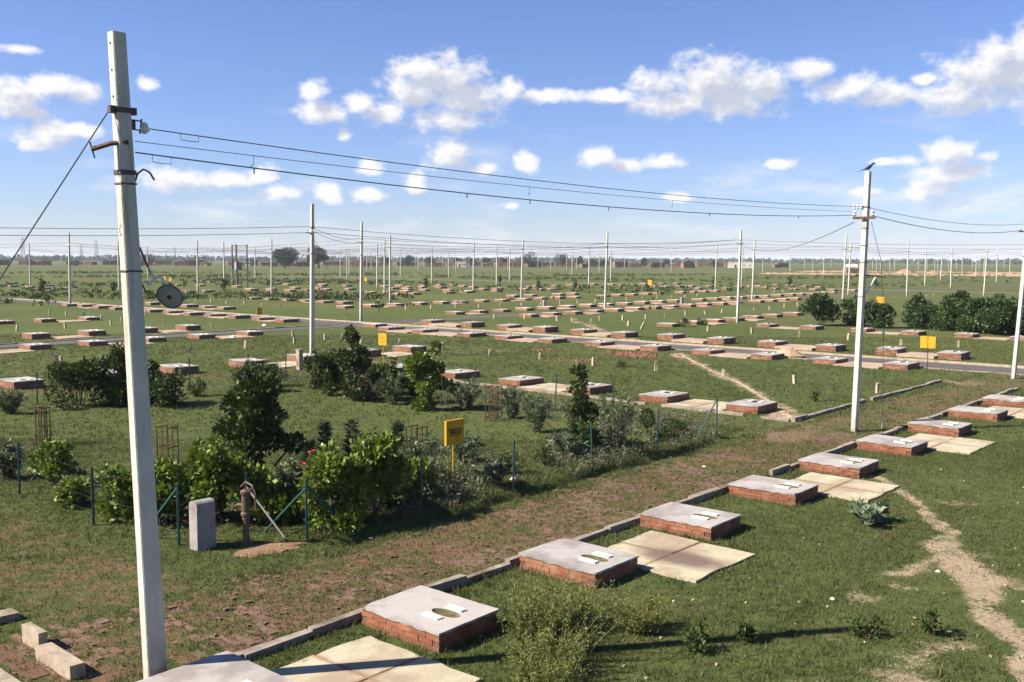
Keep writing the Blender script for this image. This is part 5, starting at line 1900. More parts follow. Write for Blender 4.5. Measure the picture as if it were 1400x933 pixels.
random.seed(303)
PLANTS = [
 ('dark',14.68,-31.61,2.2,1.40,'dark leafy bush left of the nearest pole, before a half hidden plinth'),
 ('dark',15.77,-30.91,2.0,1.80,'taller dark bush directly behind the nearest pole'),
 ('dark',16.61,-29.52,1.8,1.15,'dark shaded bush just right of the nearest pole at the lawn edge'),
 ('small',18.42,-30.87,0.81,0.62,'low sprawling shrub before a dark sided plinth at the back left fence'),
 ('olea',12.46,-31.54,1.0,0.82,'greyish wispy shrub at the left frame edge below a plinth'),
 ('small',20.32,-30.51,1.57,1.2,'loose bush above the round dark fruit tree at the back fence'),
 ('small',21.9,-31.2,1.1,0.95,'small dark bush beside the square garden pillar'),
 ('tree',12.37,-18.14,1.9,2.2,'round dark fruit tree with yellow fruit in the middle of the garden'),
 ('broad',9.75,-15.7,1.45,1.42,'large sunlit broad leaved bush behind the concrete pillar'),
 ('broad',9.15,-16.4,1.0,1.1,'sunlit broad leaved bush just right of the nearest pole'),
 ('broad',8.63,-17.12,1.0,0.95,'sunlit broad leaved bush just left of the nearest pole'),
 ('broad',9.05,-20.77,1.1,0.9,'broad leaved bush behind the left fence between two blue posts'),
 ('olea',8.66,-22.23,0.8,0.9,'feathery shrub cut by the left frame edge'),
 ('flower',10.7,-14.75,0.9,1.4,'oleander with red flowers between hand pump and blue corner post'),
 ('broad',10.95,-13.75,1.35,1.35,'big sunlit broad leaved bush right of the blue corner post'),
 ('broad',11.9,-13.9,1.25,1.55,'tallest sunlit bush in front of the dark spiky columns'),
 ('broad',13.3,-14.25,0.85,0.85,'compact broad leaved bush below the open tree guard'),
 ('spiky',13.3,-17.11,0.5,1.21,'dark spiky column shrub, first tall one from the left'),
 ('spiky',13.94,-16.96,0.5,1.2,'tallest dark spiky column shrub in the garden'),
 ('spiky',13.85,-18.4,0.28,0.62,'short dark spiky column shrub left of the tall ones'),
 ('spiky',14.22,-16.6,0.34,0.9,'slim dark spiky column shrub right of the tallest one'),
 ('spiky',16.6,-18.4,0.3,0.7,'small dark spiky shrub left of the open tree guard'),
 ('olea',14.5,-15.3,1.0,1.15,'pale narrow leaved shrub around the open tree guard'),
 ('dark',21.51,-25.94,1.5,2.2,'slender tall garden tree right of the tall pole base'),
 ('dark',21.9,-27.6,1.5,1.5,'dark bush between square pillar and slender garden tree'),
 ('dark',22.6,-29.0,1.4,1.4,'dark bush below the tall pole behind the garden'),
 ('broad',21.79,-22.72,1.45,2.0,'bright rounded bush before the plinths at the back of the lawn'),
 ('olea',21.8,-24.37,1.15,1.24,'grey green shrub between slender tree and bright rounded bush'),
 ('olea',22.54,-21.7,0.93,1.2,'grey green shrub just right of the bright rounded bush'),
 ('dark',20.04,-15.3,0.95,1.9,'slim dark tree rising before the half hidden plinth at garden front'),
 ('olea',19.75,-13.95,1.35,1.8,'arching weeping oleander by the garden front fence'),
 ('olea',20.9,-17.4,1.15,1.25,'spreading oleander left of the slim dark tree'),
 ('olea',21.53,-16.5,0.9,1.1,'smaller oleander close to the slim dark tree'),
 ('olea',22.3,-19.6,1.0,1.1,'thin shrub growing through the tree guard at the lawn back'),
 ('ball',22.35,-14.75,0.5,0.8,'small clipped cone shaped shrub near the garden front corner'),
 ('small',21.98,-14.0,0.7,0.5,'low bright bush beside the clipped cone shrub'),
 ('small',16.4,-14.4,0.6,0.6,'low green bush behind a front fence post right of the sign'),
 ('olea',16.6,-16.0,0.9,0.75,'pale weedy shrub right of the near yellow sign'),
 ('small',17.6,-14.4,0.6,0.45,'low green bush in weeds between two front fence posts'),
 ('broad',10.5,-14.9,1.0,1.0,'leafy bush in the gap behind the hand pump and corner post'),
 ('dark',12.3,-14.6,1.1,1.0,'dark bush in the shade right of the tallest sunlit bush'),
 ('olea',13.8,-14.6,1.0,0.8,'tangled grey shrub between compact bush and near sign'),
 ('olea',15.2,-13.9,0.9,0.6,'low tangled grey shrub at the foot of the near sign'),
 ('olea',18.6,-14.6,1.0,0.7,'low grey shrub among weeds left of the slim dark tree'),
 ('dark',19.2,-14.4,0.7,0.8,'small dark bush at the foot of the slim dark tree'),
 ('small',22.9,-14.2,0.8,0.45,'low bush by the front corner brace of the fence'),
 ('broad',8.5,-18.9,0.8,0.6,'low sunlit bush behind the left fence near its second blue post'),
 ('dark',22.4,-24.0,1.2,1.1,'dark thicket between the slender tree and bright rounded bush'),
 ('dark',23.2,-26.4,1.3,1.2,'dark thicket behind the slender garden tree'),
 ('dark',20.9,-30.0,1.1,0.9,'dark low thicket at the back fence above the fruit tree'),
]
for row in PLANTS:
    bush(*row[:6])
HEDGE = [('hedge',69.8,-30.9,2.9,2.3,'dense rounded green bush right of the worn pillar'),
 ('hedge',71.5,-29.0,2.3,2.1,'dense green bush directly left of the bird pole'),
 ('hedge',70.4,-26.9,2.1,1.9,'lower green bush directly right of the bird pole'),
 ('hedge',72.3,-24.4,2.8,1.6,'thin scraggly bush between bird pole and dense hedge'),
 ('hedge',78.2,-26.6,2.6,1.9,'scraggly tree behind the two-panel sign'),
 ('hedge',71.4,-21.9,3.0,1.95,'first dense bush of the right-hand hedge, behind the sunken yellow sign'),
 ('hedge',70.6,-20.0,3.3,2.15,'second dense bush of the right-hand hedge'),
 ('hedge',69.8,-18.2,3.3,2.1,'third dense bush of the right-hand hedge'),
 ('hedge',76.8,-23.0,1.9,2.6,'taller dark bush rising behind the start of the right-hand hedge'),
 ('hedge',69.2,-16.4,3.3,2.25,'dense bush at the right frame edge end of the hedge'),
 ('hedge',73.0,-17.6,3.3,2.3,'dark bush behind the right end of the hedge'),
 ('hedge',73.4,-20.6,3.3,2.1,'dark bush behind the middle of the hedge')]
for row in HEDGE:
    bush(*row[:6], group='bushes of the far right hedge')
SMALLP = [('weed',9.95,-7.85,0.95,0.62,'feathery green weeds against the sunlit face of the second near plinth'),
 ('weed',8.95,-7.2,1.0,0.60,'largest feathery weed clump at the lower centre beside the first plinth'),
 ('weed',9.35,-7.75,0.8,0.66,'feathery weed clump in the middle of the foreground weeds'),
 ('weed',8.25,-6.75,0.8,0.5,'feathery weed clump touching the bottom frame edge'),
 ('weed',10.49,-7.0,0.62,0.42,'small separate feathery weed clump right of the large ones'),
 ('small',10.38,-6.1,0.34,0.36,'small dark bush on the pole shadow in the foreground'),
 ('small',11.07,-5.75,0.24,0.22,'tiny bush on the pole shadow, right of a small dark bush'),
 ('small',12.25,-4.6,0.50,0.33,'round green bush casting a dark shadow near the sandy footpath'),
 ('small',12.89,-4.1,0.36,0.30,'small upright bush close beside the sandy footpath'),
 ('calo',17.69,-6.78,0.85,0.36,'grey green large leaved plant before the cream paving'),
 ('small',32.0,-14.32,0.34,0.42,'tiny bush on the lawn between the footpath and the kerb'),
 ('small',36.42,-25.43,0.6,0.30,'low tuft on the lawn left of the worn footpath'),
 ('small',61.5,-37.4,0.95,0.75,'dark tuft growing between two plinths before the hedge'),
 ('small',64.2,-37.6,1.2,0.5,'dark plant hiding a plinth joint in the row before the hedge'),
 ('small',40.6,-49.5,0.6,0.5,'small plant on the grass left of the tall garden pole')]
for row in SMALLP:
    bush(*row[:6], group='wild plants on the grass')


# ------------------------------------------------------------------ undergrowth, grass, far scrub (nobody could count these)
def clear_mask(s, t, pad=0.03):
    ok = np.ones(s.shape, bool)
    for (key, i, cs_, ct_, typ, nc, ph, how) in PL:
        hs_, ht_ = (0.55, 0.71) if typ == 'T' else (0.71, 0.55)
        ok &= ~((np.abs(s - cs_) < hs_ + pad) & (np.abs(t - ct_) < ht_ + pad))
    for (cs_, ct_, w, d, rot) in SLAB_SPOTS:
        hs_, ht_ = (d / 2, w / 2) if abs(rot - ROT_B) < 0.01 else (w / 2, d / 2)
        ok &= ~((np.abs(s - cs_) < hs_ - 0.03 + 0.05 * np.sin(t * 7.0)) & (np.abs(t - ct_) < ht_ - 0.03 + 0.05 * np.sin(s * 8.0)))
    ok &= ~((s > 45.35) & (s < 48.4))
    ok &= ~((t > -57) & (t < -54.9))
    return ok


def tufts(n, d0, d1, blades, hgt, wid, name, keepfn, mat, spread=0.03, up=1.0):
    # even scatter over the wedge of ground in front of the camera
    y = np.sqrt(rng.uniform(d0 * d0, d1 * d1, n))
    x = rng.uniform(-0.60, 0.60, n) * y
    s, t = to_st(x, y)
    k = keepfn(s, t, x, y)
    x, y, s, t = x[k], y[k], s[k], t[k]
    n = len(x)
    z = -ditch_depth(s, t)
    base = np.repeat(np.stack([x, y, z], 1), blades, 0)
    m_ = len(base)
    base[:, :2] += rng.normal(0, spread, (m_, 2))
    a = rng.uniform(0, 2 * np.pi, m_)
    h = hgt * rng.uniform(0.45, 1.35, m_)
    big_ = np.repeat(rng.uniform(0.6, 1.35, n), blades)
    h = h * big_
    ln = rng.uniform(0.1, 0.9, m_) * h
    tip = base + np.stack([np.cos(a) * ln, np.sin(a) * ln, h * up], 1)
    b = rng.uniform(0, 2 * np.pi, m_)
    sd_ = np.stack([np.cos(b), np.sin(b), np.zeros(m_)], 1) * (wid * rng.uniform(0.6, 1.4, m_))[:, None]
    V = np.stack([base - sd_, base + sd_, tip], 1).reshape(-1, 3)
    V[:, 2] -= 0.004
    f = np.arange(3 * m_).reshape(-1, 3)
    tn = np.clip(np.repeat(rng.uniform(0, 0.8, n), blades) + rng.normal(0, 0.18, m_), 0, 1)
    o = put(name, np_mesh(name, V, f, mat, tn, tris=True))
    o['kind'] = 'stuff'
    return o


def keep_grass(s, t, x, y):
    so = soil_amount(s, t) + 0.45 * (hashn(s, t, 5.1) - 0.5)
    pa = path_amount(s, t)
    pr = np.clip(1.0 - 1.3 * np.clip(so - 0.12, 0, 1), 0.0, 1) * (1 - 0.42 * np.clip(pa + 0.5 * (hashn(s, t, 3.3) - 0.5), 0, 1))
    pr = pr * np.clip(0.35 + 1.3 * hashn(s, t, 0.83) * (0.4 + 0.9 * hashn(t, s, 2.9)), 0, 1)
    return clear_mask(s, t) & (rng.random(len(s)) < pr)


tufts(150000, 8.6, 26.0, 4, 0.045, 0.006, 'grass', keep_grass, 'grass_blade')
tufts(70000, 26.0, 62.0, 4, 0.065, 0.014, 'grass', keep_grass, 'grass_blade', 0.06)


def keep_long(s, t, x, y):
    # longer grass hugging plinths, kerbs, posts and the ditch
    near_k = np.abs(t + 9.8) < 0.28
    for (key, i, cs_, ct_, typ, nc, ph, how) in PL:
        if key in ('near', 'garden_r', 'garden_l'):
            hs_, ht_ = (0.55, 0.71) if typ == 'T' else (0.71, 0.55)
            near_k |= (np.abs(s - cs_) < hs_ + 0.13) & (np.abs(t - ct_) < ht_ + 0.13)
    for (cs_, ct_, w, d, rot) in SLAB_SPOTS[:5]:
        hs_, ht_ = d / 2, w / 2
        near_k |= (np.abs(s - cs_) < hs_ + 0.06) & (np.abs(t - ct_) < ht_ + 0.06)
    near_k |= np.hypot(s - 5.46, t + 10.12) < 0.5
    near_k |= np.hypot(s - 27.09, t + 10.93) < 0.5
    near_k |= (np.abs(t + 12.55) < 0.22) & (s > 8)
    return clear_mask(s, t, 0.0) & near_k & (hashn(s, t, 4.0) > 0.3)


tufts(130000, 8.6, 45.0, 5, 0.085, 0.006, 'grass', keep_long, 'grass_blade')


def keep_weeds(s, t, x, y):
    ing = (s > 8.6) & (s < 25.4) & (t < -13.25) & (t > -33.2)
    front = np.clip(1 - (-13.2 - t) / 3.6, 0, 1) * np.clip((s - 10.4) / 1.5, 0, 1)
    back = np.clip(1 - (25.4 - s) / 3.0, 0, 1) * 0.7
    left = np.clip(1 - (s - 8.4) / 2.0, 0, 1) * (t < -15.2) * 0.6
    pr = np.maximum(np.maximum(front, back), left)
    pr = pr * np.clip(2.2 * (hashn(s, t, 1.4) - 0.22), 0, 1)
    return ing & (rng.random(len(s)) < pr)


tufts(60000, 13, 46, 6, 0.17, 0.007, 'undergrowth', keep_weeds, 'scrub_weed', 0.07)


def leafy_weeds(n, name, keepfn, mat, hgt, leaf, per):
    y = np.sqrt(rng.uniform(13 ** 2, 46 ** 2, n))
    x = rng.uniform(-0.6, 0.6, n) * y
    s, t = to_st(x, y)
    k = keepfn(s, t, x, y)
    x, y = x[k], y[k]
    n = len(x)
    hh = np.repeat(hgt * rng.uniform(0.35, 1.5, n), per)
    f = rng.uniform(0.1, 1.0, n * per)
    a = rng.uniform(0, 2 * np.pi, n * per)
    r = 0.10 * rng.random(n * per) * (1.2 - 0.6 * f)
    c = np.stack([np.repeat(x, per) + r * np.cos(a), np.repeat(y, per) + r * np.sin(a), f * hh], 1)
    d = np.stack([np.cos(a), np.sin(a), np.full(n * per, 0.25)], 1)
    tn = np.clip(np.repeat(rng.uniform(0, 0.9, n), per) + rng.normal(0, 0.15, n * per), 0, 1)
    o = put(name, leaf_quads(c, d, leaf, 0.42, tn, name, mat, 0.0, 0.2))
    o['kind'] = 'stuff'


leafy_weeds(42000, 'undergrowth', keep_weeds, 'scrub_weed', 0.30, 0.062, 16)


def keep_bank(s, t, x, y):
    return (s > 10.0) & (s < 25.2) & (np.abs(t + 13.62) < 0.26) & (hashn(s, t, 2.0) > 0.15)


tufts(50000, 14, 32, 6, 0.15, 0.007, 'ditch_weeds', keep_bank, 'grass_blade', 0.05)


def keep_tuss(s, t, x, y):
    lawn = ((t > -9.9) | (s > 27.6)) & (soil_amount(s, t) < 0.5)
    return lawn & clear_mask(s, t) & (hashn(s + 3, t, 1.1) + 0.3 * hashn(s, t, 4.7) > 0.86)


tufts(26000, 8.6, 45, 6, 0.10, 0.007, 'grass_tussocks', keep_tuss, 'grass_blade', 0.04)


def keep_dry(s, t, x, y):
    return clear_mask(s, t) & (hashn(s + 7, t + 2, 0.8) > 0.55)


tufts(9000, 8.6, 40, 3, 0.12, 0.003, 'dry_stalks', keep_dry, 'dry_stalk', 0.03)


def far_scrub(n, name, zone, size, k, mat):
    cs, ds = [], []
    pts = zone(n)
    for (x, y, sc) in pts:
        m_ = k
        d = unit(rng.normal(0, 1, (m_, 3)))
        d[:, 2] = np.abs(d[:, 2])
        cs.append(np.array([x, y, 0.05]) + d * np.array([sc, sc, sc * 0.6]) * rng.uniform(0.3, 1, (m_, 1)))
        ds.append(d)
    c = np.concatenate(cs)
    d = np.concatenate(ds)
    o = put(name, leaf_quads(c, d, size, 0.6, rng.random(len(c)), name, mat))
    o['kind'] = 'stuff'


def zone_left(n):
    out = []
    while len(out) < n:
        y = math.sqrt(random.uniform(95 ** 2, 330 ** 2))
        x = random.uniform(-0.56, 0.58) * y
        s, t = x * AX.x + y * AX.y, x * BX.x + y * BX.y
        if abs(s - 46.7) < 3 or abs(t + 56) < 4.5 or abs(s - 161) < 3:
            continue
        w = 1.0 if x / y < -0.1 else (0.6 if y > 135 else 0.03)
        nz = float(hashn(np.array([x]), np.array([y]), 0.07)[0])
        if random.random() < w * max(0, nz - 0.35) * 2:
            out.append((x, y, random.uniform(0.25, 0.75)))
    return out


def zone_left_dense(n):
    out = []
    spots = [(-60, 118, 6), (-52, 132, 7), (-44, 123, 5), (-66, 140, 6), (-35, 131, 5), (-58, 104, 4), (-38, 117, 4), (-25, 121, 4), (-20, 118, 4), (-70, 110, 4), (-62, 98, 3)]
    for _ in range(n):
        a = random.choice(spots)
        out.append((random.gauss(a[0], a[2]), random.gauss(a[1], a[2] * 0.5), random.uniform(0.3, 0.8)))
    return out


random.seed(44)
far_scrub(1500, 'scrub', zone_left, 0.34, 16, 'scrub_far')
far_scrub(230, 'scrub', zone_left_dense, 0.30, 26, 'scrub_far')

# young street trees along the far lane and other single dark plants in the middle distance
random.seed(91)
YT = [(-41.0, 140.5, 1.9), (-47.5, 137.0, 1.7), (-52.0, 129.0, 1.8), (-57.5, 121, 1.7), (4.0, 150.0, 2.0), (9.8, 153.0, 1.8), (20.5, 150.0, 1.7), (36.0, 176.0, 1.9), (50.0, 178.0, 1.9), (61.0, 166.0, 1.8), (-14.0, 160.0, 1.9), (-2.4, 187.0, 2.2)]
yt_sorted = sorted(YT, key=lambda q: q[0] / q[1])
protoY = None
for i, (x, y, h) in enumerate(yt_sorted):
    lab = f'small dark young tree in the middle distance, {ORD[i]} of these from the left'
    if protoY is None:
        o = thing('young_tree', lab, 'tree', (x, y, 0), 0, 'young trees far across the field')
        lobes = lobes_for(0.85, 2.2, 7, 0.35)
        c, d, pick = clump_points(lobes, 240)
        kid = [put('crown', leaf_quads(c, d, 0.22, 0.6, rng.random(len(c)), 'crown', 'leaf_far'), o), put('trunk', stems_mesh(lobes, r=0.03, name='trunk'), o)]
        protoY = (o, kid)
    else:
        o = copy_tree(protoY[0], protoY[1], lab, (x, y, 0), random.uniform(0, 6))
        sc = h / 2.2 * random.uniform(0.8, 1.1)
        o.scale = (sc * random.uniform(0.8, 1.2), sc, sc)


# ------------------------------------------------------------------ big trees on the skyline
def big_tree(x, y, w, h, label, trunk=0.25, n=2200, leaf=0.55, lobes_k=22):
    o = thing('tree', label, 'tree', (x, y, 0), random.uniform(0, 6), 'trees near the skyline')
    lobes = []
    for _ in range(lobes_k):
        a = random.uniform(0, 6.28)
        zz = random.uniform(0.32, 0.9)
        env = math.sin(math.pi * min(1, 0.18 + 0.75 * zz)) ** 0.55
        rad = w / 2 * env * random.uniform(0.1, 0.8)
        r = random.uniform(0.14, 0.24) * w
        lobes.append((rad * math.cos(a), rad * math.sin(a), zz * h, r, r, r * 0.7))
    c, d, pick = clump_points(lobes, n)
    lt = rng.uniform(0.05, 0.8, len(lobes))[pick]
    put('crown', leaf_quads(c, d, leaf, 0.65, np.clip(lt + rng.normal(0, .15, n), 0, 1), 'crown', 'leaf_far'), o)
    mb = MB()
    mb.tube([(0, 0, -0.3), (0.05, 0, h * 0.2), (0, 0.1, h * 0.45)], trunk, 8, radii=[trunk * 1.3, trunk, trunk * 0.6])
    for l in lobes[:8]:
        mb.tube([(0, 0, h * 0.25), Vector(l[:3])], trunk * 0.3, 5, radii=[trunk * 0.45, trunk * 0.12])
    mb.build('trunk', 'bark', o)
    return o


random.seed(64)
big_tree(-114.5, 498, 14.0, 9.4, 'large round dark tree standing alone right of the transformer frame', 0.4, 5200, 0.75, 30)
big_tree(-98.5, 504, 10.5, 10.6, 'large dark tree behind the tall garden pole', 0.4, 4200, 0.75, 26)
TREES = [(10.5, 610, 10.5, 9.6, 'dark tree with gaps just right of the centre pole'), (31.0, 620, 9.5, 7.6, 'rounded dark tree behind three thin poles right of centre'), (43.8, 640, 6.5, 6.2, 'small round tree right of the three thin poles'), (82.5, 620, 5.5, 6.0, 'small round tree right of the lane pole near the skyline'), (101, 650, 5, 4.6, 'small dark tree right of a lone round one near the skyline'), (118, 660, 6, 4.4, 'low dark tree left of the long pale building'), (131, 640, 5.0, 4.4, 'small dark tree behind the long pale building'),
         (-67, 640, 9, 6.5, 'dark tree right of the two big trees on the skyline'), (-84, 660, 9, 5.5, 'low dark tree right of the second big tree'), (-55, 660, 8, 6, 'dark tree among village houses left of centre'), (-36, 650, 7, 5.6, 'rounded tree among village houses left of the centre pole'), (-27.5, 655, 7, 6.2, 'darker rounded tree among village houses near the centre'), (-16.5, 660, 8, 5.6, 'broad tree among village houses by the centre pole'), (-5, 660, 7, 5.2, 'low tree among village houses just left of the centre pole'), (52, 650, 8, 4.6, 'low broad tree on the skyline left of the lane pole'), (61, 660, 7, 4.4, 'low tree on the skyline just right of the lane pole'),
         (-128, 640, 6, 4.6, 'small dark tree in the brick village far left'), (-150, 660, 6, 4.2, 'low dark bush in the brick village far left'), (-236, 640, 16, 6.5, 'broad dark tree clump at the far left skyline')]
for q in TREES:
    big_tree(*q, trunk=0.22, n=1100, leaf=0.6, lobes_k=14)


def treeline():
    """woods along the horizon, one mass"""
    cs, ds, tn = [], [], []
    for k in range(1150):
        az_ = random.uniform(-0.66, 0.66)
        dist = random.uniform(1500, 2600)
        x, y = math.sin(az_) * dist, math.cos(az_) * dist
        left = 1.0 if az_ < -0.12 else (0.75 if az_ < 0.1 else 0.62)
        wv = 0.75 + 0.25 * math.sin(az_ * 31) + 0.2 * math.sin(az_ * 83 + 1)
        h = (5.2 + 4.0 * left * wv) * random.uniform(0.75, 1.15) * dist / 1900
        w = random.uniform(12, 30)
        m_ = 26
        d = unit(rng.normal(0, 1, (m_, 3)))
        d[:, 2] = np.abs(d[:, 2]) * 1.0
        cs.append(np.array([x, y, 0.0]) + d * np.array([w / 2, w / 2, h - 1.5]) * rng.uniform(0.35, 1, (m_, 1)))
        ds.append(d)
        tn.append(np.clip(rng.normal(random.uniform(0.1, 0.7), 0.2, m_), 0, 1))
    c, d, tn = np.concatenate(cs), np.concatenate(ds), np.concatenate(tn)
    o = put('treeline', leaf_quads(c, d, 4.2, 0.9, tn, 'treeline', 'leaf_far'))
    o['kind'] = 'stuff'


treeline()

# ------------------------------------------------------------------ village on the skyline
random.seed(17)
HOUSES = []
for k in range(78):
    x = -335 + k * 6.7 + random.uniform(-6, 6)
    HOUSES.append((x, random.uniform(600, 720) + max(0, x - 60) * 0.3, random.uniform(3.5, 12), random.uniform(4, 7), random.uniform(1.7, 3.3), random.choice(['house_brick', 'house_brick', 'house_brick', 'house_brick', 'house_brick', 'house_thatch'])))
HOUSES.sort(key=lambda q: q[0] / q[1])


def house(x, y, w, d, h, mat, label, roof='flat'):
    o = thing('village_house', label, 'house', (x, y, 0), random.uniform(-0.25, 0.25), 'houses of the distant village')
    mb = MB()
    mb.box((0, 0, h / 2), (w, d, h))
    mb.build('wall', mat, o)
    mb = MB()
    if roof == 'flat':
        for (cx, cy, sx, sy) in ((0, -d / 2, w + 0.2, 0.25), (0, d / 2, w + 0.2, 0.25), (-w / 2, 0, 0.25, d - 0.3), (w / 2, 0, 0.25, d - 0.3)):
            mb.box((cx, cy, h + 0.2), (sx, sy, 0.42))
        mb.box((0, 0, h + 0.05), (w - 0.3, d - 0.3, 0.1))
    else:
        mb.add([(-w / 2 - .4, -d / 2 - .4, h), (w / 2 + .4, -d / 2 - .4, h), (w / 2 + .4, d / 2 + .4, h), (-w / 2 - .4, d / 2 + .4, h), (-w / 2 - .4, 0, h + d * 0.33), (w / 2 + .4, 0, h + d * 0.33)], [(0, 1, 5, 4), (2, 3, 4, 5), (0, 4, 3), (1, 2, 5), (3, 2, 1, 0)])
    mb.build('roof', mat if roof == 'flat' else 'house_white', o)
    mb = MB()
    mb.box((-w * 0.2, -d / 2 - 0.02, 1.0), (1.1, 0.1, 2.0))
    mb.build('door', 'house_dark', o)
    for wx in (0.12, 0.34):
        mb = MB()
        mb.box((w * wx, -d / 2 - 0.02, 1.6), (0.8, 0.1, 0.9))
        mb.build('window', 'house_dark', o)
    return o


for i, q in enumerate(HOUSES):
    house(*q, f'low reddish house of the distant village, {ORD[i]} from the left')
house(142, 615, 16, 6, 3.4, 'house_white', 'long pale building near the skyline left of the twin poles')
house(-30.5, 600, 5.5, 5, 3.0, 'house_white', 'small white house of the distant village left of the centre pole')
house(-172, 640, 6, 5, 2.6, 'house_white', 'small pale house in the brick village far left')
house(150.5, 440, 4.5, 4, 1.9, 'house_white', 'pale gabled house near the right skyline left of the tall pole pair', 'gable')
bs = thing('brick_stack', 'broad pinkish brick stack behind the tall pole pair on the right', 'brick stack', (122.5, 355, 0), 0.1)
for k in range(5):
    mb = MB()
    mb.box((-2.8 + 1.4 * k, 0, 1.0), (1.34, 3.0, 2.1 + 0.2 * (k % 2)), jit=0.05)
    mb.build('brick_pile', 'earth_bank', bs)

# low banks of dug earth across the right distance
random.seed(29)


def bank(x0, x1, y0, y1, n, h, label):
    mb = MB()
    rows = []
    for i in range(n + 1):
        f = i / n
        x, y = x0 + (x1 - x0) * f, y0 + (y1 - y0) * f
        hh = h * (0.45 + 0.55 * abs(math.sin(i * 1.7 + 0.6 * math.sin(i * 0.9)))) * min(1, i / 3, (n - i) / 3)
        for k, (dd, z) in enumerate(((-5, -0.05), (-2.5, 0.6), (0, 1.0), (2.5, 0.55), (5, -0.05))):
            rows.append((x + random.uniform(-.6, .6), y + dd, hh * z + (random.uniform(-.12, .12) if 0 < k < 4 else -0.1)))
    fs = []
    for i in range(n):
        for k in range(4):
            fs.append((i * 5 + k, (i + 1) * 5 + k, (i + 1) * 5 + k + 1, i * 5 + k + 1))
    mb.add(rows, fs)
    o = mb.build('earth_bank', 'earth_bank')
    o['kind'] = 'structure'


bank(88, 172, 352, 308, 90, 0.7, '')
bank(150, 230, 330, 300, 60, 1.0, '')
bank(120, 210, 420, 400, 60, 0.6, '')
for i, (x, y, w, h, lab) in enumerate(((134.5, 338, 9, 2.2, 'pale heap of dug earth just left of the pole behind the scraggly trees'), (144.0, 338, 7.0, 1.7, 'second pale heap of dug earth, right of a larger one'))):
    mb = MB()
    prof = []
    n = 14
    vs = [(0, 0, h)]
    for rr, z in ((0.3, 0.82), (0.65, 0.4), (1.0, -0.05)):
        for k in range(n):
            a = 2 * math.pi * k / n
            j = random.uniform(0.85, 1.15)
            vs.append((w / 2 * rr * j * math.cos(a), w / 3 * rr * j * math.sin(a), h * z * random.uniform(0.85, 1.1)))
    fs = [(0, 1 + k, 1 + (k + 1) % n) for k in range(n)]
    for q in range(2):
        for k in range(n):
            fs.append((1 + q * n + k, 1 + (q + 1) * n + k, 1 + (q + 1) * n + (k + 1) % n, 1 + q * n + (k + 1) % n))
    mb.add(vs, fs)
    tag(mb.build('earth_heap', 'earth_bank', None, (x, y, 0)), lab, 'earth heap', 'heaps of dug earth')


# lattice pylons in the haze, far left
def pylon(x, y, h, label):
    o = thing('transmission_tower', label, 'pylon', (x, y, 0), 0.3, 'lattice pylons on the far left horizon')
    b = h * 0.11
    for sx in (-1, 1):
        for sy in (-1, 1):
            mb = MB()
            mb.tube([(sx * b, sy * b, 0), (sx * b * 0.35, sy * b * 0.35, h * 0.62), (sx * 0.25, sy * 0.25, h)], 0.28, 4)
            mb.build('leg', 'pylon_steel', o)
    mb = MB()
    for k in range(7):
        z0, z1 = h * 0.62 * k / 7, h * 0.62 * (k + 1) / 7
        r0, r1 = b * (1 - 0.65 * k / 7), b * (1 - 0.65 * (k + 1) / 7)
        for sy in (-1, 1):
            mb.tube([(-r0, sy * r0, z0), (r1, sy * r1, z1)], 0.15, 4)
            mb.tube([(r0, sy * r0, z0), (-r1, sy * r1, z1)], 0.15, 4)
    mb.build('lattice', 'pylon_steel', o)
    for z, w in ((0.66, 0.24), (0.78, 0.20), (0.90, 0.15)):
        mb = MB()
        mb.box((0, 0, h * z), (2 * w * h * 0.6, 0.5, 0.6))
        mb.build('crossarm', 'pylon_steel', o)


pylon(-790, 1600, 38, 'largest lattice pylon at the far left horizon beside the guy wire')
pylon(-800, 1840, 30, 'second smaller lattice pylon at the far left horizon')
pylon(-768, 1830, 39, 'lattice pylon nearest the big pole on the far left horizon')
pylon(-640, 1880, 27, 'faint lattice pylon just right of the big pole on the horizon')

# a few pale stones, brick rubble and scraps lying about
random.seed(88)
for i, (s, t, sc, mat, lab) in enumerate(((46.0, -22.0, 0.75, 'earth_bank', 'rough pale boulder by the right-hand road between two plinths'),
                                     (41.4, -60.0, 0.22, 'white_stone', 'small white stone below the left-hand road row'),
                                     (33.6, -52.0, 0.26, 'white_stone', 'white stone below the plinth on this side of the left-hand road'),
                                     (52.2, -54.0, 0.3, 'white_stone', 'white stone on the verge at the road junction'),
                                     (20.0, -11.6, 0.05, 'white_stone', 'tiny white scrap lying on the overgrown walk'),
                                     (13.3, -5.6, 0.05, 'white_stone', 'tiny white scrap on the grass right of the stained paving'),
                                     (15.6, -4.9, 0.05, 'white_stone', 'tiny white scrap beside the sandy footpath'),
                                     (16.0, -14.0, 0.10, 'white_stone', 'white scrap caught in the weeds below the near sign'),
                                     (45.0, -25.9, 0.22, 'white_stone', 'grey stone on the paving by the right-hand road'))):
    mb = MB()
    n = 9
    vs = [(0, 0, sc * 0.6)]
    for rr, z in ((0.55, 0.5), (1.0, 0.12), (0.9, -0.12)):
        for k in range(n):
            a = 2 * math.pi * k / n
            vs.append((sc * rr * math.cos(a) * random.uniform(.75, 1.2), sc * 0.75 * rr * math.sin(a) * random.uniform(.75, 1.2), sc * z))
    fs = [(0, 1 + k, 1 + (k + 1) % n) for k in range(n)]
    for q in range(2):
        for k in range(n):
            fs.append((1 + q * n + k, 1 + (q + 1) * n + k, 1 + (q + 1) * n + (k + 1) % n, 1 + q * n + (k + 1) % n))
    mb.add(vs, fs)
    tag(mb.build('stone', mat, None, P(s, t), random.uniform(0, 6)), lab, 'stone')


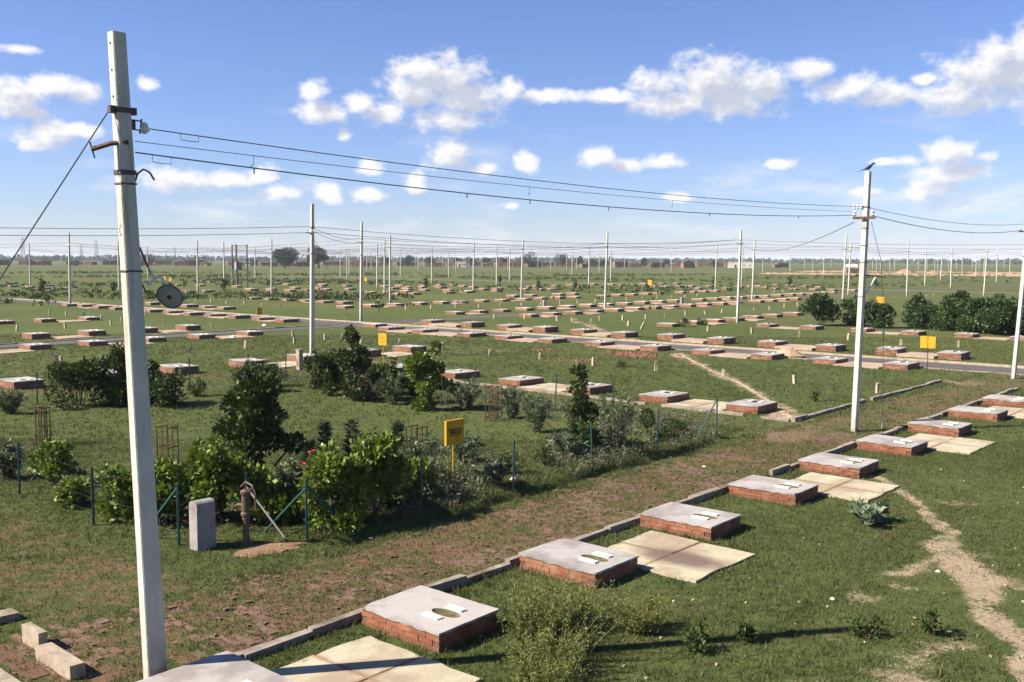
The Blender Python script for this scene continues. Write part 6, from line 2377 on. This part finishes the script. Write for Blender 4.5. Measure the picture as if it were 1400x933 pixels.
def rubble(s0, t0, n, spread, name, mat, size):
    mb = MB()
    for _ in range(n):
        s, t = s0 + random.gauss(0, spread), t0 + random.gauss(0, spread * 1.4)
        mb.box(P(s, t, size * 0.18), (size * random.uniform(.5, 1.2), size * random.uniform(.4, .9), size * random.uniform(.3, .6)), Matrix.Rotation(random.uniform(0, 3), 3, 'Z'), jit=size * 0.1)
    o = mb.build(name, mat)
    o['kind'] = 'stuff'


rubble(41.3, -28.0, 160, 0.55, 'brick_rubble', 'rubble_red', 0.14)
rubble(37.0, -28.6, 50, 0.5, 'brick_rubble', 'rubble_red', 0.11)
rubble(40.2, -33.0, 60, 0.4, 'brick_rubble', 'rubble_red', 0.11)

mb = MB()
random.seed(456)
for _ in range(380):
    s, t = random.uniform(4, 40), random.uniform(-12.8, -10.2)
    z_ = random.uniform(0.012, 0.05)
    mb.box(P(s, t, z_ * 0.15), (z_ * random.uniform(1, 2.2), z_ * random.uniform(.7, 1.4), z_), Matrix.Rotation(random.uniform(0, 3), 3, 'Z'), jit=z_ * 0.15)
o = mb.build('brick_fragments', 'paving_brown')
o['kind'] = 'stuff'
mb = MB()
for _ in range(230):
    s, t = random.uniform(7, 26), random.uniform(-7.5, -1.5)
    z_ = random.uniform(0.008, 0.028)
    mb.box(P(s, t, z_ * 0.4), (z_ * random.uniform(1, 1.8), z_ * random.uniform(.8, 1.4), z_), Matrix.Rotation(random.uniform(0, 3), 3, 'Z'), jit=z_ * 0.2)
o = mb.build('pebbles', 'marker_stone')
o['kind'] = 'stuff'

# brick ends showing through the overgrown walk
mb = MB()
random.seed(123)
seen = set()
for _ in range(105):
    c_s, c_t = random.uniform(3.5, 26.5), random.uniform(-12.6, -10.3)
    if hashn(np.array([c_s]), np.array([c_t]), 1.1)[0] < 0.38:
        continue
    for _k in range(random.randint(3, 16)):
        s, t = random.gauss(c_s, 0.16), random.gauss(c_t, 0.26)
        if not (-12.75 < t < -10.2):
            continue
        k_ = (round(s / 0.125), round(t / 0.245))
        if k_ in seen:
            continue
        seen.add(k_)
        gs, gt = k_[0] * 0.125, k_[1] * 0.245 + (0.12 if k_[0] % 2 else 0)
        mb.box(P(gs, gt, -0.0205 + random.uniform(-0.004, 0.004)), (0.235, 0.112, 0.05), Matrix.Rotation(ROT_B + random.gauss(0, .05), 3, 'Z') @ Matrix.Rotation(random.gauss(0, .025), 3, 'X'), jit=0.009)
o = mb.build('worn_paving', 'paving_brown')
o['kind'] = 'stuff'

# ------------------------------------------------------------------ haze over the far fields
HAZE = 0.00014
mt = bpy.data.materials.new('haze_air')
mt.use_nodes = True
for n in list(mt.node_tree.nodes):
    mt.node_tree.nodes.remove(n)
t_ = NT(mt.node_tree)
pv = t_.n('ShaderNodeVolumePrincipled')
pv.inputs['Color'].default_value = (0.80, 0.88, 1.0, 1)
pv.inputs['Density'].default_value = HAZE
ot = t_.n('ShaderNodeOutputMaterial')
t_.link(pv.outputs[0], ot.inputs['Volume'])
MATS['haze_air'] = mt
mb = MB()
mb.box((0, 4500, 21.0), (30500, 23000, 44.8))
hz_o = mb.build('haze', 'haze_air')
hz_o['kind'] = 'stuff'
